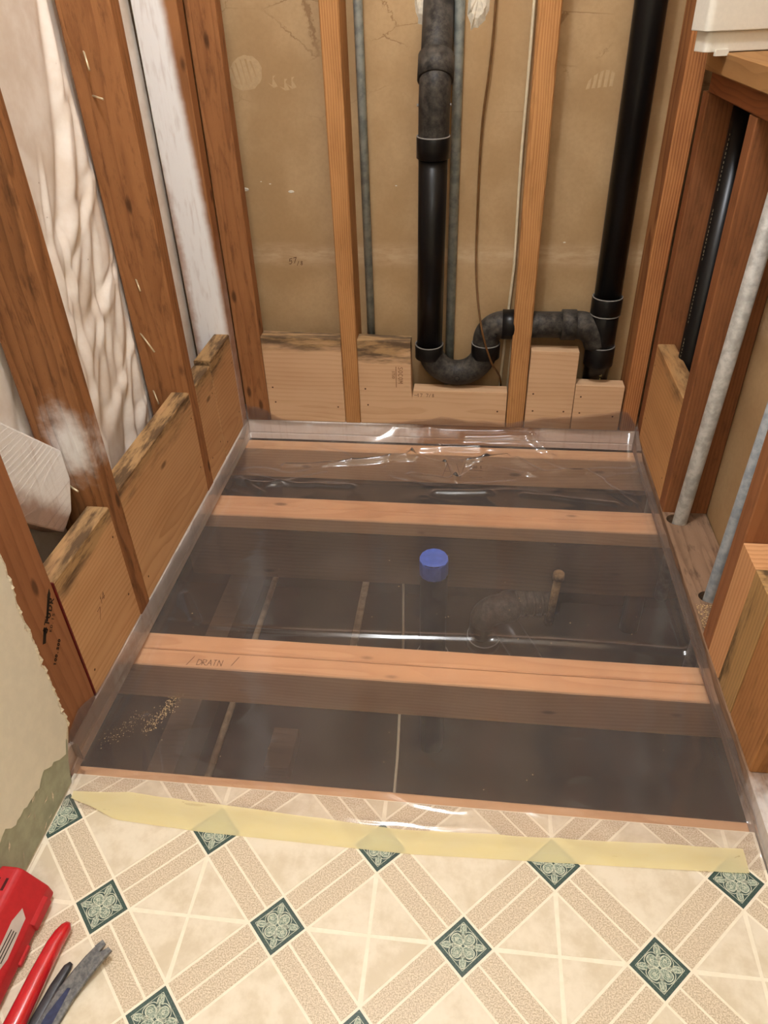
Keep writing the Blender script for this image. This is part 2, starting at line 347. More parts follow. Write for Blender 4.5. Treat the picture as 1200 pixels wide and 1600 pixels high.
M['red_dark'] = plain('dark red recess', rgb(78, 16, 16), 0.6, 0.3)
M['red_paint'] = plain('glossy red enamel', rgb(200, 24, 34), 0.22, 0.5, var=0.08, scale=2, coat=0.6)
M['sticker'] = plain('pale grey sticker', rgb(196, 182, 172), 0.5, 0.4, var=0.04)
M['steel'] = plain('worn grey steel', rgb(128, 128, 126), 0.45, 0.5, metal=0.3, scale=5, c2=rgb(92, 93, 96), bump=0.1)
M['steel_dark'] = plain('dark steel', rgb(70, 70, 74), 0.45, 0.5, metal=0.4, scale=2.5)
M['blue_paint'] = plain('worn dark blue paint', rgb(44, 54, 92), 0.45, 0.4, var=0.2, scale=3)
M['yellow'] = plain('yellow plastic', rgb(240, 190, 30), 0.4, 0.4, var=0.04)
M['dust'] = plain('sawdust', rgb(224, 190, 140), 0.9, 0.1)
M['hole'] = plain('hole in wood', rgb(40, 26, 18), 0.95, 0.05)
M['nail_dark'] = plain('nail driven into wood', rgb(92, 62, 40), 0.8, 0.2)
M['lampglass'] = plain('lamp glass', (0.8, 0.8, 0.8, 1), 0.4, 0.4)
def fabric_mat():
    N = NM('white fabric facing'); v = N.obj(); n = N.noise(v, 0.35, 4.0, 0.6)
    c = N.mix(N.ramp(n, 0.3, 0.7), rgb(226, 212, 196), rgb(244, 236, 226))
    sp = N.ramp(N.vor(v, 0.9), 0.06, 0.03, 0, 0.6)
    c = N.mix(N.math('MULTIPLY', sp, N.ramp(N.noise(v, 0.3, 2.0), 0.5, 0.6)), c, rgb(140, 110, 84))
    N.bump(N.noise(v, 9.0, 3.0), 0.15, 0.02)
    return N.col(c, 0.85, 0.15)
M['fabric'] = fabric_mat()
def film_mat():
    N = NM('clear plastic sheeting'); v = N.obj()
    tr = N.nd('ShaderNodeBsdfTransparent'); tr.inputs[0].default_value = (0.97, 0.95, 0.94, 1)
    df = N.nd('ShaderNodeBsdfDiffuse'); df.inputs[0].default_value = rgb(226, 214, 208)
    tl = N.nd('ShaderNodeBsdfTranslucent'); tl.inputs[0].default_value = rgb(226, 214, 208)
    gl = N.nd('ShaderNodeBsdfGlossy'); gl.inputs['Roughness'].default_value = 0.12; gl.inputs[0].default_value = (1, 1, 1, 1)
    n = N.noise(v, 0.18, 4.0, 0.6)
    mx0 = N.nd('ShaderNodeMixShader'); mx0.inputs[0].default_value = 0.35
    N.t.links.new(df.outputs[0], mx0.inputs[1]); N.t.links.new(tl.outputs[0], mx0.inputs[2])
    mx1 = N.nd('ShaderNodeMixShader'); lw = N.nd('ShaderNodeLayerWeight'); lw.inputs[0].default_value = 0.5
    N.put(mx1.inputs[0], N.math('MULTIPLY_ADD', N.math('POWER', lw.outputs['Facing'], 3.0), 0.42, N.ramp(n, 0.25, 0.75, 0.085, 0.15)))
    N.t.links.new(tr.outputs[0], mx1.inputs[1]); N.t.links.new(mx0.outputs[0], mx1.inputs[2])
    fr = N.nd('ShaderNodeFresnel'); fr.inputs[0].default_value = 1.45
    g = N.nd('ShaderNodeNewGeometry')
    mx2 = N.nd('ShaderNodeMixShader'); N.put(mx2.inputs[0], N.math('MULTIPLY', fr.outputs[0], 1.5, clamp=True))
    N.t.links.new(mx1.outputs[0], mx2.inputs[1]); N.t.links.new(gl.outputs[0], mx2.inputs[2])
    N.t.links.new(mx2.outputs[0], N.out.inputs[0]); return N.m
M['film'] = film_mat()
def tape_mat():
    N = NM('pale yellow masking tape'); v = N.obj(); x, y, z = N.sep(v)
    df = N.nd('ShaderNodeBsdfDiffuse'); tl = N.nd('ShaderNodeBsdfTransparent')
    n = N.noise(N.comb(N.math('MULTIPLY', x, 0.4), N.math('MULTIPLY', y, 1.2), z), 1.0, 4.0, 0.6)
    N.put(df.inputs[0], N.mix(n, rgb(246, 232, 176), rgb(250, 243, 206)))
    tl.inputs[0].default_value = rgb(254, 246, 212)
    mx = N.nd('ShaderNodeMixShader'); mx.inputs[0].default_value = 0.46
    N.t.links.new(df.outputs[0], mx.inputs[1]); N.t.links.new(tl.outputs[0], mx.inputs[2]); N.t.links.new(mx.outputs[0], N.out.inputs[0]); return N.m
M['tape'] = tape_mat()
def vinyl(name, c1, c2, scale, lo, hi, detail=3.0):
    N = NM(name); tc = N.nd('ShaderNodeNewGeometry'); mp = N.nd('ShaderNodeMapping'); mp.inputs['Scale'].default_value = (1/I,)*3
    N.t.links.new(tc.outputs['Position'], mp.inputs[0])
    c = N.mix(N.ramp(N.noise(mp.outputs[0], scale, detail, 0.65), lo, hi), c1, c2)
    return N.col(c, 0.42, 0.35)
M['v_grout'] = vinyl('vinyl cream line', rgb(238, 228, 206), rgb(242, 233, 212), 2, .4, .6)
M['v_field'] = vinyl('vinyl marbled cream', rgb(212, 198, 172), rgb(230, 219, 198), 0.55, .34, .64, 5.0)
M['v_strip'] = vinyl('vinyl speckled beige', rgb(186, 168, 140), rgb(226, 211, 188), 15.0, .38, .62, 2.0)
M['v_green'] = vinyl('vinyl dark green', rgb(58, 78, 72), rgb(92, 112, 104), 16.0, .5, .72, 2.0)
M['v_orn'] = vinyl('vinyl sage line', rgb(170, 180, 160), rgb(216, 218, 196), 10.0, .3, .6, 2.0)
M['v_orn2'] = vinyl('vinyl sage fill', rgb(96, 116, 104), rgb(184, 192, 172), 16.0, .38, .62, 2.0)

# ------------------------------------------------------------------ setting: shell of the room
struct(box('ceiling', (-4, 43, -92, 4.1, 95, 95.6), M['ceiling']))
struct(box('wall_front', (-4, 43, -92, -91.5, -2, 95), M['roomwall']))
wb = struct(box('wall_back', (-4, 43.1, 3.52, 4.02, -1, 95), M['drywall_back']), 'brown paper back of the drywall behind the pipes')
struct(box('wall_right', (42.52, 43.02, -91.5, 3.5, 0.8, 95), M['drywall_back']), 'brown paper back of drywall behind the right studs')
struct(box('wall_right_front', (39.3, 42.5, -91.5, -46.5, 0.9, 95), M['roomwall']))
for nm, b in (('wall_crawlspace_back', (-60, 90, 8, 9, -28, -8)), ('wall_crawlspace_left', (-61, -60, -92, 9, -28, 0)), ('wall_crawlspace_right', (90, 91, -92, 9, -28, 0)), ('wall_crawlspace_front', (-60, 90, -92, -91, -28, 0))):
    struct(box(nm, b, M['soil']))  # unseen sides, added to keep outside light from leaking under the floor
struct(box('ground', (-61, 91, -92, 9, -28.5, -28), M['soil']), 'dark soil under the floor joists')
for nm, b in (('floor_outside_left', (-61, -4.2, -92, 4, 0, 0.7)), ('floor_outside_right', (43.2, 91, -92, 4, 0, 0.7)), ('floor_outside_back', (-61, 91, 4.1, 9, -7.9, 0.7)), ):
    struct(box(nm, b, M['joist_old']))

# left drywall: green painted board under a peeling cream coat
rg = random.Random(3)
edge = []; d_ = 0.0
for k in range(100):
    d_ = d_*.7+rg.uniform(-.09, .09); z = 4.3+.2*k; edge.append((-40.12+d_+min(.3, max(0, (z-12)*.05)), z))
prof = [(-91.5, 0.9), (-42.0, 0.9), (-41.4, 2.4), (-40.6, 3.5)] + edge + [(-40.0, 95), (-91.5, 95)]
wl = struct(prism('wall_left', prof, 0.03, 0.5, 'X', M['gypsum']), 'left wall drywall with a torn edge and peeling paint')
gl_ = prism('green_paint', [(-91.5, 1.0), (-41.75, 1.0), (-41.3, 2.4), (-40.75, 3.5), (-40.9, 5.2), (-91.5, 5.6)], 0.502, 0.512, 'X', M['green'], wl); gl_['label'] = 'old green paint bared along the bottom'
low = [(-91.5, 4.4)]
y = -60.0; d_ = 0
while y < -42.2:
    d_ = d_*.75+rg.uniform(-.28, .28); low.append((y, 3.9+(y+42)*-0.02+d_)); y += rg.uniform(.12, .4)
low += [(-41.9, 3.3), (-41.3, 3.0), (-40.9, 3.7)]
ed2 = [(p[0]-0.13-rg.uniform(0, .07), p[1]) for p in edge]
prism('paint_layer', low + ed2 + [(-40.2, 95), (-91.5, 95)], 0.515, 0.545, 'X', M['paint'], wl)['label'] = 'cream paint coat with a ragged edge'
for k in range(34):                                                   # torn scraps of paper along the cut edge
    z = 4.3+k*.58+rg.uniform(-.2, .2); yy = -40.2+rg.uniform(-.05, .08)+min(.3, max(0, (z-12)*.05)); L = rg.uniform(.15, .5); t = rg.uniform(.03, .12)
    vs = [(0.52, yy-t, z-L), (0.55+rg.uniform(0, .12), yy+t*.6, z-L*.3), (0.52, yy+t*.4, z+L), (0.47, yy-t*.6, z+L*.2)]
    mesh('paper_scrap', vs, [[0, 1, 2], [0, 2, 3], [0, 3, 1], [1, 3, 2]], M['gypsum'], wl)
for k in range(12):
    yy = rg.uniform(-48, -41.8); z = rg.uniform(1.2, 3.9); s = rg.uniform(.08, .5); w_ = rg.uniform(.03, .1)
    an = rg.uniform(-.2, 1.5); ca, sa = math.cos(an), math.sin(an)
    vs = [(0.515, yy-s*ca, z-s*sa), (0.54, yy+w_*sa, z-w_*ca), (0.53, yy+s*.8*ca, z+s*.8*sa), (0.55, yy-w_*sa, z+w_*1.4*ca)]
    mesh('paint_flake', vs, [[0, 1, 2, 3], [3, 2, 1, 0]], M['gypsum'], wl)
# things stuck to the back drywall
def blob(name, poly, y, mat, th=0.25, parent=wb):
    cx = sum(p[0] for p in poly)/len(poly); cz = sum(p[1] for p in poly)/len(poly); n = len(poly)
    vs = [(p[0], y, p[1]) for p in poly] + [(cx+(p[0]-cx)*.7, y-th*(.7+.5*rg.random()), cz+(p[1]-cz)*.7) for p in poly] + [(cx, y-th*.9, cz)]
    fs = [[i, (i+1) % n, n+(i+1) % n, n+i] for i in range(n)] + [[n+i, n+(i+1) % n, 2*n] for i in range(n)]
    return mesh(name, vs, fs, mat, parent)
def ragged(pts, n=3, amp=.12):
    out = []
    for (a, b), (c, d) in zip(pts, pts[1:]+pts[:1]):
        for k in range(n):
            t = k/n; out.append((a+(c-a)*t+rg.uniform(-amp, amp), b+(d-b)*t+rg.uniform(-amp, amp)))
    return out
blob('plaster_patch', ragged([(16.9, 41), (17.2, 37), (17.5, 35.7), (18.3, 35.8), (18.6, 41)]), 3.52, M['plaster'], .3)
blob('plaster_patch', ragged([(21.35, 41), (21.35, 36.2), (21.6, 35.3), (22.3, 35.5), (23.0, 36.6), (23.2, 41)]), 3.52, M['plaster'], .3)
M['mark'] = plain('pale dusty print', rgb(190, 162, 124), 0.9, 0.1, var=0.05, scale=3)
pt = prism('sole_print', ragged([(3.2+1.4*math.cos(t)-.25*math.sin(t), 32.75+1.2*math.sin(t)+.35*math.cos(t)) for t in [i*math.pi/7 for i in range(14)]], 2, .07), 3.508, 3.52, 'Y', M['mark'], wb)
for k in range(5):                                                    # dusty sole print on the paper
    x = 2.3+k*.42; hh = (.55, .8, .9, .85, .6)[k]
    prism('tread_gap', ragged([(x-.02, 32.55-hh+k*.13), (x+.12, 32.5-hh+k*.13), (x-.22, 32.6+hh+k*.1), (x-.36, 32.6+hh+k*.1)], 2, .03), 3.503, 3.508, 'Y', M['drywall_back'], pt)
for x0, z0 in ((4.9, 32.0), (5.9, 31.75), (6.5, 31.9)):
    prism('sole_print', ragged([(x0, z0), (x0+.5, z0-.35), (x0+.9, z0-.25), (x0+.55, z0+.3), (x0+.75, z0+.55), (x0+.5, z0+.5), (x0+.42, z0-.2)], 1, .04), 3.508, 3.52, 'Y', M['mark'], wb)
p0, p1_ = (30.75, 31.15), (33.0, 31.3)
for k in range(5):
    t0, t1 = k/5+.02, (k+.78)/5; hh = lambda t: .15+1.15*math.sin(math.pi*min(1, .1+t*.62))
    xa, xb = 30.75+2.2*t0, 30.75+2.2*t1
    prism('sole_print', ragged([(xa+.05, 31.1+.2*t0), (xb, 31.1+.2*t1), (xb+.1, 31.1+hh(t1)), (xa+.14, 31.1+hh(t0))], 2, .03), 3.508, 3.52, 'Y', M['mark'], wb)
for (x, z, s) in ((1.85, 23.75, .28), (6.05, 23.55, .22), (4.2, 24.2, .08), (3.4, 24.4, .06), (11.0, 20, .07), (15.5, 24, .08), (30.5, 19.2, .1)):
    blob('paint_speck', [(x+s*math.cos(a)*1.3, z+s*math.sin(a)*.6) for a in [i*math.pi/4 for i in range(8)]], 3.52, M['plaster'], .05)
write('pencil_note', '57', (5.2, 3.52, 17.1), (1, 0, .25), (.1, 0, 1), (0, -1, 0), .5, .06, M['pencil'], wb)
write('pencil_note', '/8', (5.95, 3.52, 17.0), (1, 0, .1), (.1, 0, 1), (0, -1, 0), .38, .05, M['pencil'], wb)

# ------------------------------------------------------------------ floor: embossed vinyl on the subfloor
fl = struct(box('floor', (0.3, 38.9, -91.4, -41.1, 0.0, 0.85), M['v_grout']), 'patterned vinyl floor')
D, H, PHI, OX, OY = 9.117, 1.3815, -0.0036, 9.8546, -43.8276
S = D/math.sqrt(2); A = H/math.sqrt(2)
EX = Vector((math.cos(PHI), math.sin(PHI))); EY = Vector((math.sin(PHI), -math.cos(PHI)))
E1 = (EX+EY)/math.sqrt(2); E2 = (EX-EY)/math.sqrt(2)
def clip(poly, x0=.55, x1=38.75, y0=-66, y1=-41.15):
    for ax, lim, sg in ((0, x0, 1), (0, x1, -1), (1, y0, 1), (1, y1, -1)):
        out = []
        for p, q in zip(poly, poly[1:]+poly[:1]):
            a, b = (p[ax]-lim)*sg, (q[ax]-lim)*sg
            if a >= 0: out.append(p)
            if (a >= 0) != (b >= 0):
                t = a/(a-b); out.append((p[0]+(q[0]-p[0])*t, p[1]+(q[1]-p[1])*t))
        poly = out
        if len(poly) < 3: return None
    return poly
def P2(p, q, u, v):
    w_ = Vector((OX, OY))+E1*(p*S+u)+E2*(q*S+v); return (w_.x, w_.y)
def piece(name, p, q, uv, mat, top=.868):
    poly = clip([P2(p, q, u, v) for u, v in uv])
    if not poly: return None
    ar = abs(sum(a[0]*b[1]-b[0]*a[1] for a, b in zip(poly, poly[1:]+poly[:1])))/2
    if ar < .15: return None
    o = prism(name, poly, .84, top, 'Z', mat, fl); return poly
def ribbon(pts, wd, closed, vs, fs, z):
    n = len(pts); b = len(vs)
    for i in range(n):
        p, q = Vector(pts[i-1] if (closed or i) else pts[i]), Vector(pts[(i+1) % n] if (closed or i < n-1) else pts[i])
        d = (q-p).normalized() if (q-p).length else Vector((1, 0)); nn = Vector((-d.y, d.x))*wd/2; c = Vector(pts[i])
        vs += [(c.x+nn.x, c.y+nn.y, z), (c.x-nn.x, c.y-nn.y, z)]
    for i in range(n if closed else n-1):
        j = (i+1) % n; fs.append([b+2*i, b+2*i+1, b+2*j+1, b+2*j])
def ornament():
    """Line work and fill of the printed inset (local e1/e2 inches): four petals, four leaves, a border."""
    lv, lf, fv, ff = [], [], [], []
    rot = lambda p, a: (p[0]*math.cos(a)-p[1]*math.sin(a), p[0]*math.sin(a)+p[1]*math.cos(a))
    q = A*.80; ribbon([(-q, -q), (q, -q), (q, q), (-q, q)], .035, True, lv, lf, 0)
    for k in range(4):
        a = k*math.pi/2
        pet = [rot((.07+.62*A*(1-math.cos(t))/2, .30*A*math.sin(t)*(0.55+.45*(1-math.cos(t))/2)), a) for t in [2*math.pi*i/22 for i in range(22)]]
        ribbon(pet, .038, True, lv, lf, 0)
        pet2 = [rot((.16+.60*A*(1-math.cos(t))/2, .44*A*math.sin(t)*(0.5+.5*(1-math.cos(t))/2)), a) for t in [0.28*math.pi+1.44*math.pi*i/20 for i in range(21)]]
        ribbon(pet2, .034, False, lv, lf, 0)
        cur = [rot((.44*A+.10*A*math.cos(t)*(1-t/12), .10*A*math.sin(t)*(1-t/12)), a) for t in [i*math.pi/5 for i in range(14)]]
        ribbon(cur, .03, False, lv, lf, .0)
        b = len(fv); fv += [(p[0], p[1], -.001) for p in pet]; ff.append(list(range(b, b+22)))
        a2 = a+math.pi/4; L0, L1 = .50*A, 1.04*A
        leaf = [rot((L0+(L1-L0)*(1-math.cos(t))/2, .15*A*math.sin(t)), a2) for t in [2*math.pi*i/16 for i in range(16)]]
        ribbon(leaf, .032, True, lv, lf, 0); ribbon([rot((L0*.55, 0), a2), rot((L1*.9, 0), a2)], .026, False, lv, lf, 0)
        b = len(fv); fv += [(p[0], p[1], -.001) for p in leaf]; ff.append(list(range(b, b+16)))
    return lv, lf, fv, ff
LV, LF, FV, FF = ornament()
def in_floor(x, y): return .6 < x < 38.7 and -62 < y < -41.2
for p in range(-6, 9):
    for q in range(-9, 7):
        c = P2(p, q, 0, 0)
        if not (-8 < c[0] < 47 and -62 < c[1] < -34): continue
        ins = piece('inset_tile', p, q, [(-A, -A), (A, -A), (A, A), (-A, A)], M['v_green'], .867)
        if ins:
            o = [x for x in fl.children if x.name.startswith('inset_tile')][-1]
            for nm, vv, ff, mm, zz in (('ornament_line', LV, LF, M['v_orn'], .8695), ('ornament_fill', FV, FF, M['v_orn2'], .8688)):
                vs = []; fs = []
                for f in ff:                                          # clip each patch at the edge of the vinyl
                    poly = clip([P2(p, q, vv[i][0], vv[i][1]) for i in f])
                    if poly:
                        b = len(vs); vs += [(a[0], a[1], zz) for a in poly]; fs.append(list(range(b, b+len(poly)))[::-1])
                if vs:
                    om = mesh(nm, vs, fs, mm, o)
        g = .06; e = A+.13; L = S-A-.13
        for sgn in (0, 1):
            lo, hi = (g, A) if sgn else (-A, -g)
            piece('border_strip', p, q, [(e, lo), (L, lo), (L, hi), (e, hi)], M['v_strip'])
            piece('border_strip', p, q, [(lo, e), (hi, e), (hi, L), (lo, L)], M['v_strip'])
        if (p-q) % 2:                                                 # every other row of squares is quartered
            m_ = S/2; g2 = .085
            for tri in ([(e+2*g2, e), (L-2*g2, e), (m_, m_-g2*1.4)], [(L, e+2*g2), (L, L-2*g2), (m_+g2*1.4, m_)], [(L-2*g2, L), (e+2*g2, L), (m_, m_+g2*1.4)], [(e, L-2*g2), (e, e+2*g2), (m_-g2*1.4, m_)]):
                piece('field_tile', p, q, tri, M['v_field'])
        else:
            piece('field_tile', p, q, [(e, e), (L, e), (L, L), (e, L)], M['v_field'])

# ------------------------------------------------------------------ floor framing
J = 'floor joists of the opened floor'
def beam(name, b, mat, axis, label, cat, group=None, **k):
    return tag(board(name, b, mat, axis, **k), label, cat, group)
jb = beam('floor_joist', (-3.4, 42.4, -1.9, -0.2, -3.5, -0.02), M['joist'], 'X', 'pale floor board on edge nearest the back wall, under the plastic', 'joist')
beam('floor_joist', (-3, 42, -12.0, -10.5, -7.25, -0.02), M['joist'], 'X', 'rear half of the doubled joist between back wall and blue capped pipe', 'joist')
beam('floor_joist', (-3.4, 42.4, -13.6, -12.04, -1.5, -0.02), M['joist'], 'X', 'front half of the doubled joist just behind the blue capped pipe', 'joist')
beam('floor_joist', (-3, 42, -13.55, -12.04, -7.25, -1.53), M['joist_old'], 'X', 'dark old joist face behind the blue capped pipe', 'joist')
beam('floor_joist', (-3.4, 42.4, -30.0, -28.5, -3.5, -0.02), M['joist'], 'X', 'rear half of the doubled joist marked DRAIN', 'joist')
jd = beam('floor_joist', (-3.4, 42.4, -31.6, -30.06, -3.5, -0.02), M['joist'], 'X', 'front half of the doubled joist, pencilled DRAIN near its left end', 'joist')
beam('floor_joist', (-3.4, 42.4, -41.5, -39.95, -3.5, -0.02), M['joist'], 'X', 'thin strip of joist showing at the edge of the vinyl floor', 'joist')
write('pencil_note', '/', (3.75, -31.4, -0.02), (1, 0, 0), (0, 1, 0), (0, 0, 1), .8, .05, M['pencil'], jd)
write('pencil_note', 'DRAIN', (4.45, -31.35, -0.02), (1, .02, 0), (0, 1, 0), (0, 0, 1), .52, .045, M['pencil'], jd, .72)
write('pencil_note', '/', (6.95, -31.2, -0.02), (1, 0, 0), (0, 1, 0), (0, 0, 1), .8, .05, M['pencil'], jd)
write('pencil_note', 'AV', (20.3, -1.9, -2.6), (1, 0, 0), (0, 0, 1), (0, -1, 0), 1.6, .04, M['ink_faint'], jb)
write('grade_stamp', '1OO.S', (23.1, -1.9, -1.5), (1, 0, 0), (0, 0, 1), (0, -1, 0), .28, .05, M['ink_faint'], jb)
for z in (-.7, -1.75, -2.6): prism('grade_stamp', [(23.05, z), (24.3, z), (24.3, z+.05), (23.05, z+.05)], -1.912, -1.9, 'Y', M['ink_faint'], jb)
# subfloor strips under the plates, then the plates
beam('subfloor_strip', (-3.5, 0.0, -41.0, 3.4, 0.0, 0.74), M['plate_l'], 'Y', 'edge of the old subfloor under the left sole plate', 'subfloor')
beam('subfloor_strip', (0.05, 38.9, 0.0, 3.4, 0.0, 0.74), M['plate_b'], 'X', 'edge of the old subfloor under the back sole plate', 'subfloor')
beam('subfloor_strip', (38.98, 42.5, -46.4, 3.4, 0.0, 0.74), M['plate_r'], 'Y', 'edge of the old subfloor under the right sole plate', 'subfloor')
beam('sole_plate', (-3.5, 0.0, -41.0, 3.4, 0.77, 2.22), M['plate_l'], 'Y', 'long left sole plate sprayed with white primer under the insulation wall', 'sole plate')
beam('sole_plate', (0.05, 38.9, 0.0, 3.4, 0.77, 2.22), M['plate_b'], 'X', 'back sole plate under the pipes, white sprayed at its left end', 'sole plate')
pr = beam('sole_plate', (38.98, 42.5, -46.4, 3.4, 0.77, 2.22), M['plate_r'], 'Y', 'dusty right sole plate with two galvanised conduits through it', 'sole plate')
beam('rim_board', (-3.4, 0.0, -41, 3.3, -7.25, -0.03), M['joist_old'], 'Y', 'dark rim board below the left sole plate', 'joist') if False else None

# drilled holes for the conduits are cut out of the right plate
def drill(o, x, y, rx, ry):
    bm = bmesh.new(); bmesh.ops.create_cone(bm, cap_ends=True, segments=20, radius1=1, radius2=1, depth=3)
    me = bpy.data.meshes.new('drill'); bm.to_mesh(me); bm.free()
    c = bpy.data.objects.new('drill', me); COL.objects.link(c); c.scale = (rx*I, ry*I, I); c.location = Vector((x, y, 1.5))*I
    md = o.modifiers.new('b', 'BOOLEAN'); md.operation = 'DIFFERENCE'; md.object = c; md.solver = 'EXACT'
    bpy.context.view_layer.update(); dg = bpy.context.evaluated_depsgraph_get()
    nm = bpy.data.meshes.new_from_object(o.evaluated_get(dg)); o.modifiers.clear(); o.data = nm
    bpy.data.objects.remove(c)
drill(pr, 39.95, -14.5, .85, .75); drill(pr, 40.2, -23.8, .65, .6)

# ------------------------------------------------------------------ left wall: sheet, studs, blocks, brace
import numpy as np
def sheet():
    ny, nz = 330, 300
    Yg, Zg = np.meshgrid(np.linspace(-40, -.7, ny+1), np.linspace(.4, 62, nz+1), indexing='ij')
    X = np.full_like(Yg, -3.95); rs = random.Random(8)
    X += .10*np.sin(Yg*.55+Zg*.12)+.08*np.sin(Yg*.21-Zg*.17+1)
    def fold(y0, z0, y1, z1, am, w, bend=0.0):
        dy, dz = y1-y0, z1-z0; L = math.hypot(dy, dz); t = ((Yg-y0)*dy+(Zg-z0)*dz)/L**2; tc = np.clip(t, 0, 1)
        d = ((Yg-y0)*dz-(Zg-z0)*dy)/L + bend*np.sin(tc*math.pi)
        ends = np.hypot(np.clip(-t, 0, None)*L, np.clip(t-1, 0, None)*L)
        wt = w*(.45+.9*tc); g = np.exp(-(d/wt)**2)-.75*np.exp(-((d-1.3*wt)/(wt*.8))**2)
        X[...] += am*.42*g*np.exp(-(ends/1.2)**2)*np.sin(np.clip(.12+tc*.86, 0, 1)*math.pi)**.6
    for zs in (38.5, 33.5, 27.5, 22.0, 16.5, 11.0):                   # folds fan out from the staples beside the nailed stud
        for k in range(3):
            an = math.radians(rs.uniform(-82, -28)-k*3); L = rs.uniform(9, 17); y0 = -13.4+rs.uniform(-.2, .1)
            fold(y0, zs+rs.uniform(-.8, .8), y0-L*math.cos(an), zs+L*math.sin(an), rs.uniform(.3, .6), rs.uniform(.4, 1.0), rs.uniform(-.8, .8))
    for k in range(14):                                               # long drapes between rough and nailed stud, and by the corner
        y0 = rs.uniform(-27, -14); z0 = rs.uniform(8, 30); fold(y0, z0, y0-rs.uniform(.6, 3), z0-rs.uniform(8, 15), rs.uniform(.25, .5), rs.uniform(.35, .8), rs.uniform(-.5, .5))
    for k in range(18):
        y0 = rs.uniform(-39, -29); z0 = rs.uniform(12, 40); fold(y0, z0, y0-rs.uniform(1, 5), z0-rs.uniform(6, 12), rs.uniform(.15, .35), rs.uniform(.2, .45))
    for k in range(10):
        y0 = rs.uniform(-11, -3); z0 = rs.uniform(12, 45); fold(y0, z0, y0-rs.uniform(-1, 1.5), z0-rs.uniform(7, 14), rs.uniform(.1, .25), rs.uniform(.2, .4))
    X = np.clip(X, -4.75, -3.53)
    vs = np.stack([X, Yg, Zg], -1).reshape(-1, 3).tolist(); n = nz+1
    fs = [[i*n+k, i*n+n+k, i*n+n+k+1, i*n+k+1] for i in range(ny) for k in range(nz)]
    return vs, fs
vs, fs = sheet()
tag(mesh('insulation_sheet', vs, fs, M['fabric'], smooth=True), 'creased white fabric facing hung behind the left wall studs', 'insulation')
struct(box('wall_left_outer', (-5.2, -4.9, -41, 3.4, 0, 95), M['gypsum']))
beam('wall_stud', (-3.5, 0, -1.5, -0.03, 2.24, 94.9), M['stud_white'], 'Z', 'left corner stud whose broad side is sprayed white', 'stud')
beam('wall_stud', (0.02, 2.45, 0.02, 1.5, 2.24, 94.9), M['stud_old'], 'Z', 'brown stud in the left corner, flat against the tan back wall', 'stud')
sb = beam('wall_stud', (-3.5, 0, -13.2, -11.7, 2.24, 94.9), M['stud_old'], 'Z', 'left wall stud nearest the white corner, with five bent nails', 'stud')
sc = beam('wall_stud', (-3.5, 0.05, -29.0, -27.45, 2.24, 94.9), M['stud_rough'], 'Z', 'rough brown left stud with white overspray beside the brace', 'stud')
sd = beam('wall_post', (-3.5, 0, -40.0, -36.55, 2.24, 94.9), M['stud_post'], 'Z', 'wide orange brown post beside the torn drywall edge', 'post')
def nail(par, a, b, r=.065):
    o = tube('nail', [a, tuple((Vector(a)+Vector(b))/2), b], r, M['nail'], par, 8); return o
for (x0, z0, x1, z1) in ((-2.36, 35.5, -1.97, 34.5), (-2.43, 33.05, -1.5, 32.9), (-2.33, 21.1, -1.9, 20.4), (-2.97, 16.9, -1.86, 15.6), (-3.0, 12.0, -2.5, 11.05)):
    nail(sb, (x0, -13.15, z0), (x1, -13.75, z1))
nail(sc, (-2.35, -28.95, 13.3), (-1.4, -29.5, 13.15))
bl1 = beam('blocking_board', (-1.5, 0, -36.35, -29.05, 2.26, 11.7), M['new_y'], 'Y', 'left wall block next to the wide post, pencilled with a measurement', 'block')
beam('blocking_board', (-1.5, 0, -27.4, -13.25, 2.26, 11.9), M['new_y'], 'Y', 'longest left wall block, between the rough stud and the nailed stud', 'block')
beam('blocking_board', (-1.5, 0, -11.65, -7.75, 2.26, 11.75), M['new_y'], 'Y', 'short left wall block just past the nailed stud', 'block')
beam('blocking_board', (-1.5, -.02, -7.45, -1.55, 2.26, 12.1), M['new_y'], 'Y', 'left wall block in the corner below the white stud', 'block')
prism('red_paint_line', [(-36.5, 2.3), (-36.36, 2.3), (-36.36, 11.7), (-36.48, 11.7)], -0.3, -0.02, 'X', M['red_line'], bl1)['label'] = 'dark red line along the joint'
write('pencil_note', '7', (0.0, -33.7, 6.1), (0, 1, .1), (0, .15, 1), (1, 0, 0), .75, .05, M['pencil'], bl1)
write('pencil_note', '14', (0.0, -33.0, 6.9), (0, 1, .1), (0, .15, 1), (1, 0, 0), .5, .05, M['pencil'], bl1, .6)
rt_, up_ = Vector((0, .78, .62)), Vector((0, -.62, .78))
write('grade_stamp', 'STUDR', (0.0, -38.35, 9.75), rt_, up_, (1, 0, 0), .42, .085, M['ink'], sd, .98)
write('grade_stamp', 'KD.15', (0.0, -38.0, 9.5), rt_, up_, (1, 0, 0), .22, .04, M['ink'], sd, .98)
write('grade_stamp', '1OO.SOO', (0.0, -38.7, 7.55), rt_, up_, (1, 0, 0), .22, .07, M['ink'], sd, .98)
prism('grade_stamp', [(-39.0, 9.5), (-38.75, 9.35), (-38.2, 10.05), (-38.45, 10.2)], 0.004, .012, 'X', M['ink'], sd)
prism('grade_stamp', [(-38.1, 10.35), (-37.95, 10.25), (-36.95, 11.4), (-36.9, 11.75), (-37.2, 11.55)], 0.004, .012, 'X', M['ink'], sd)
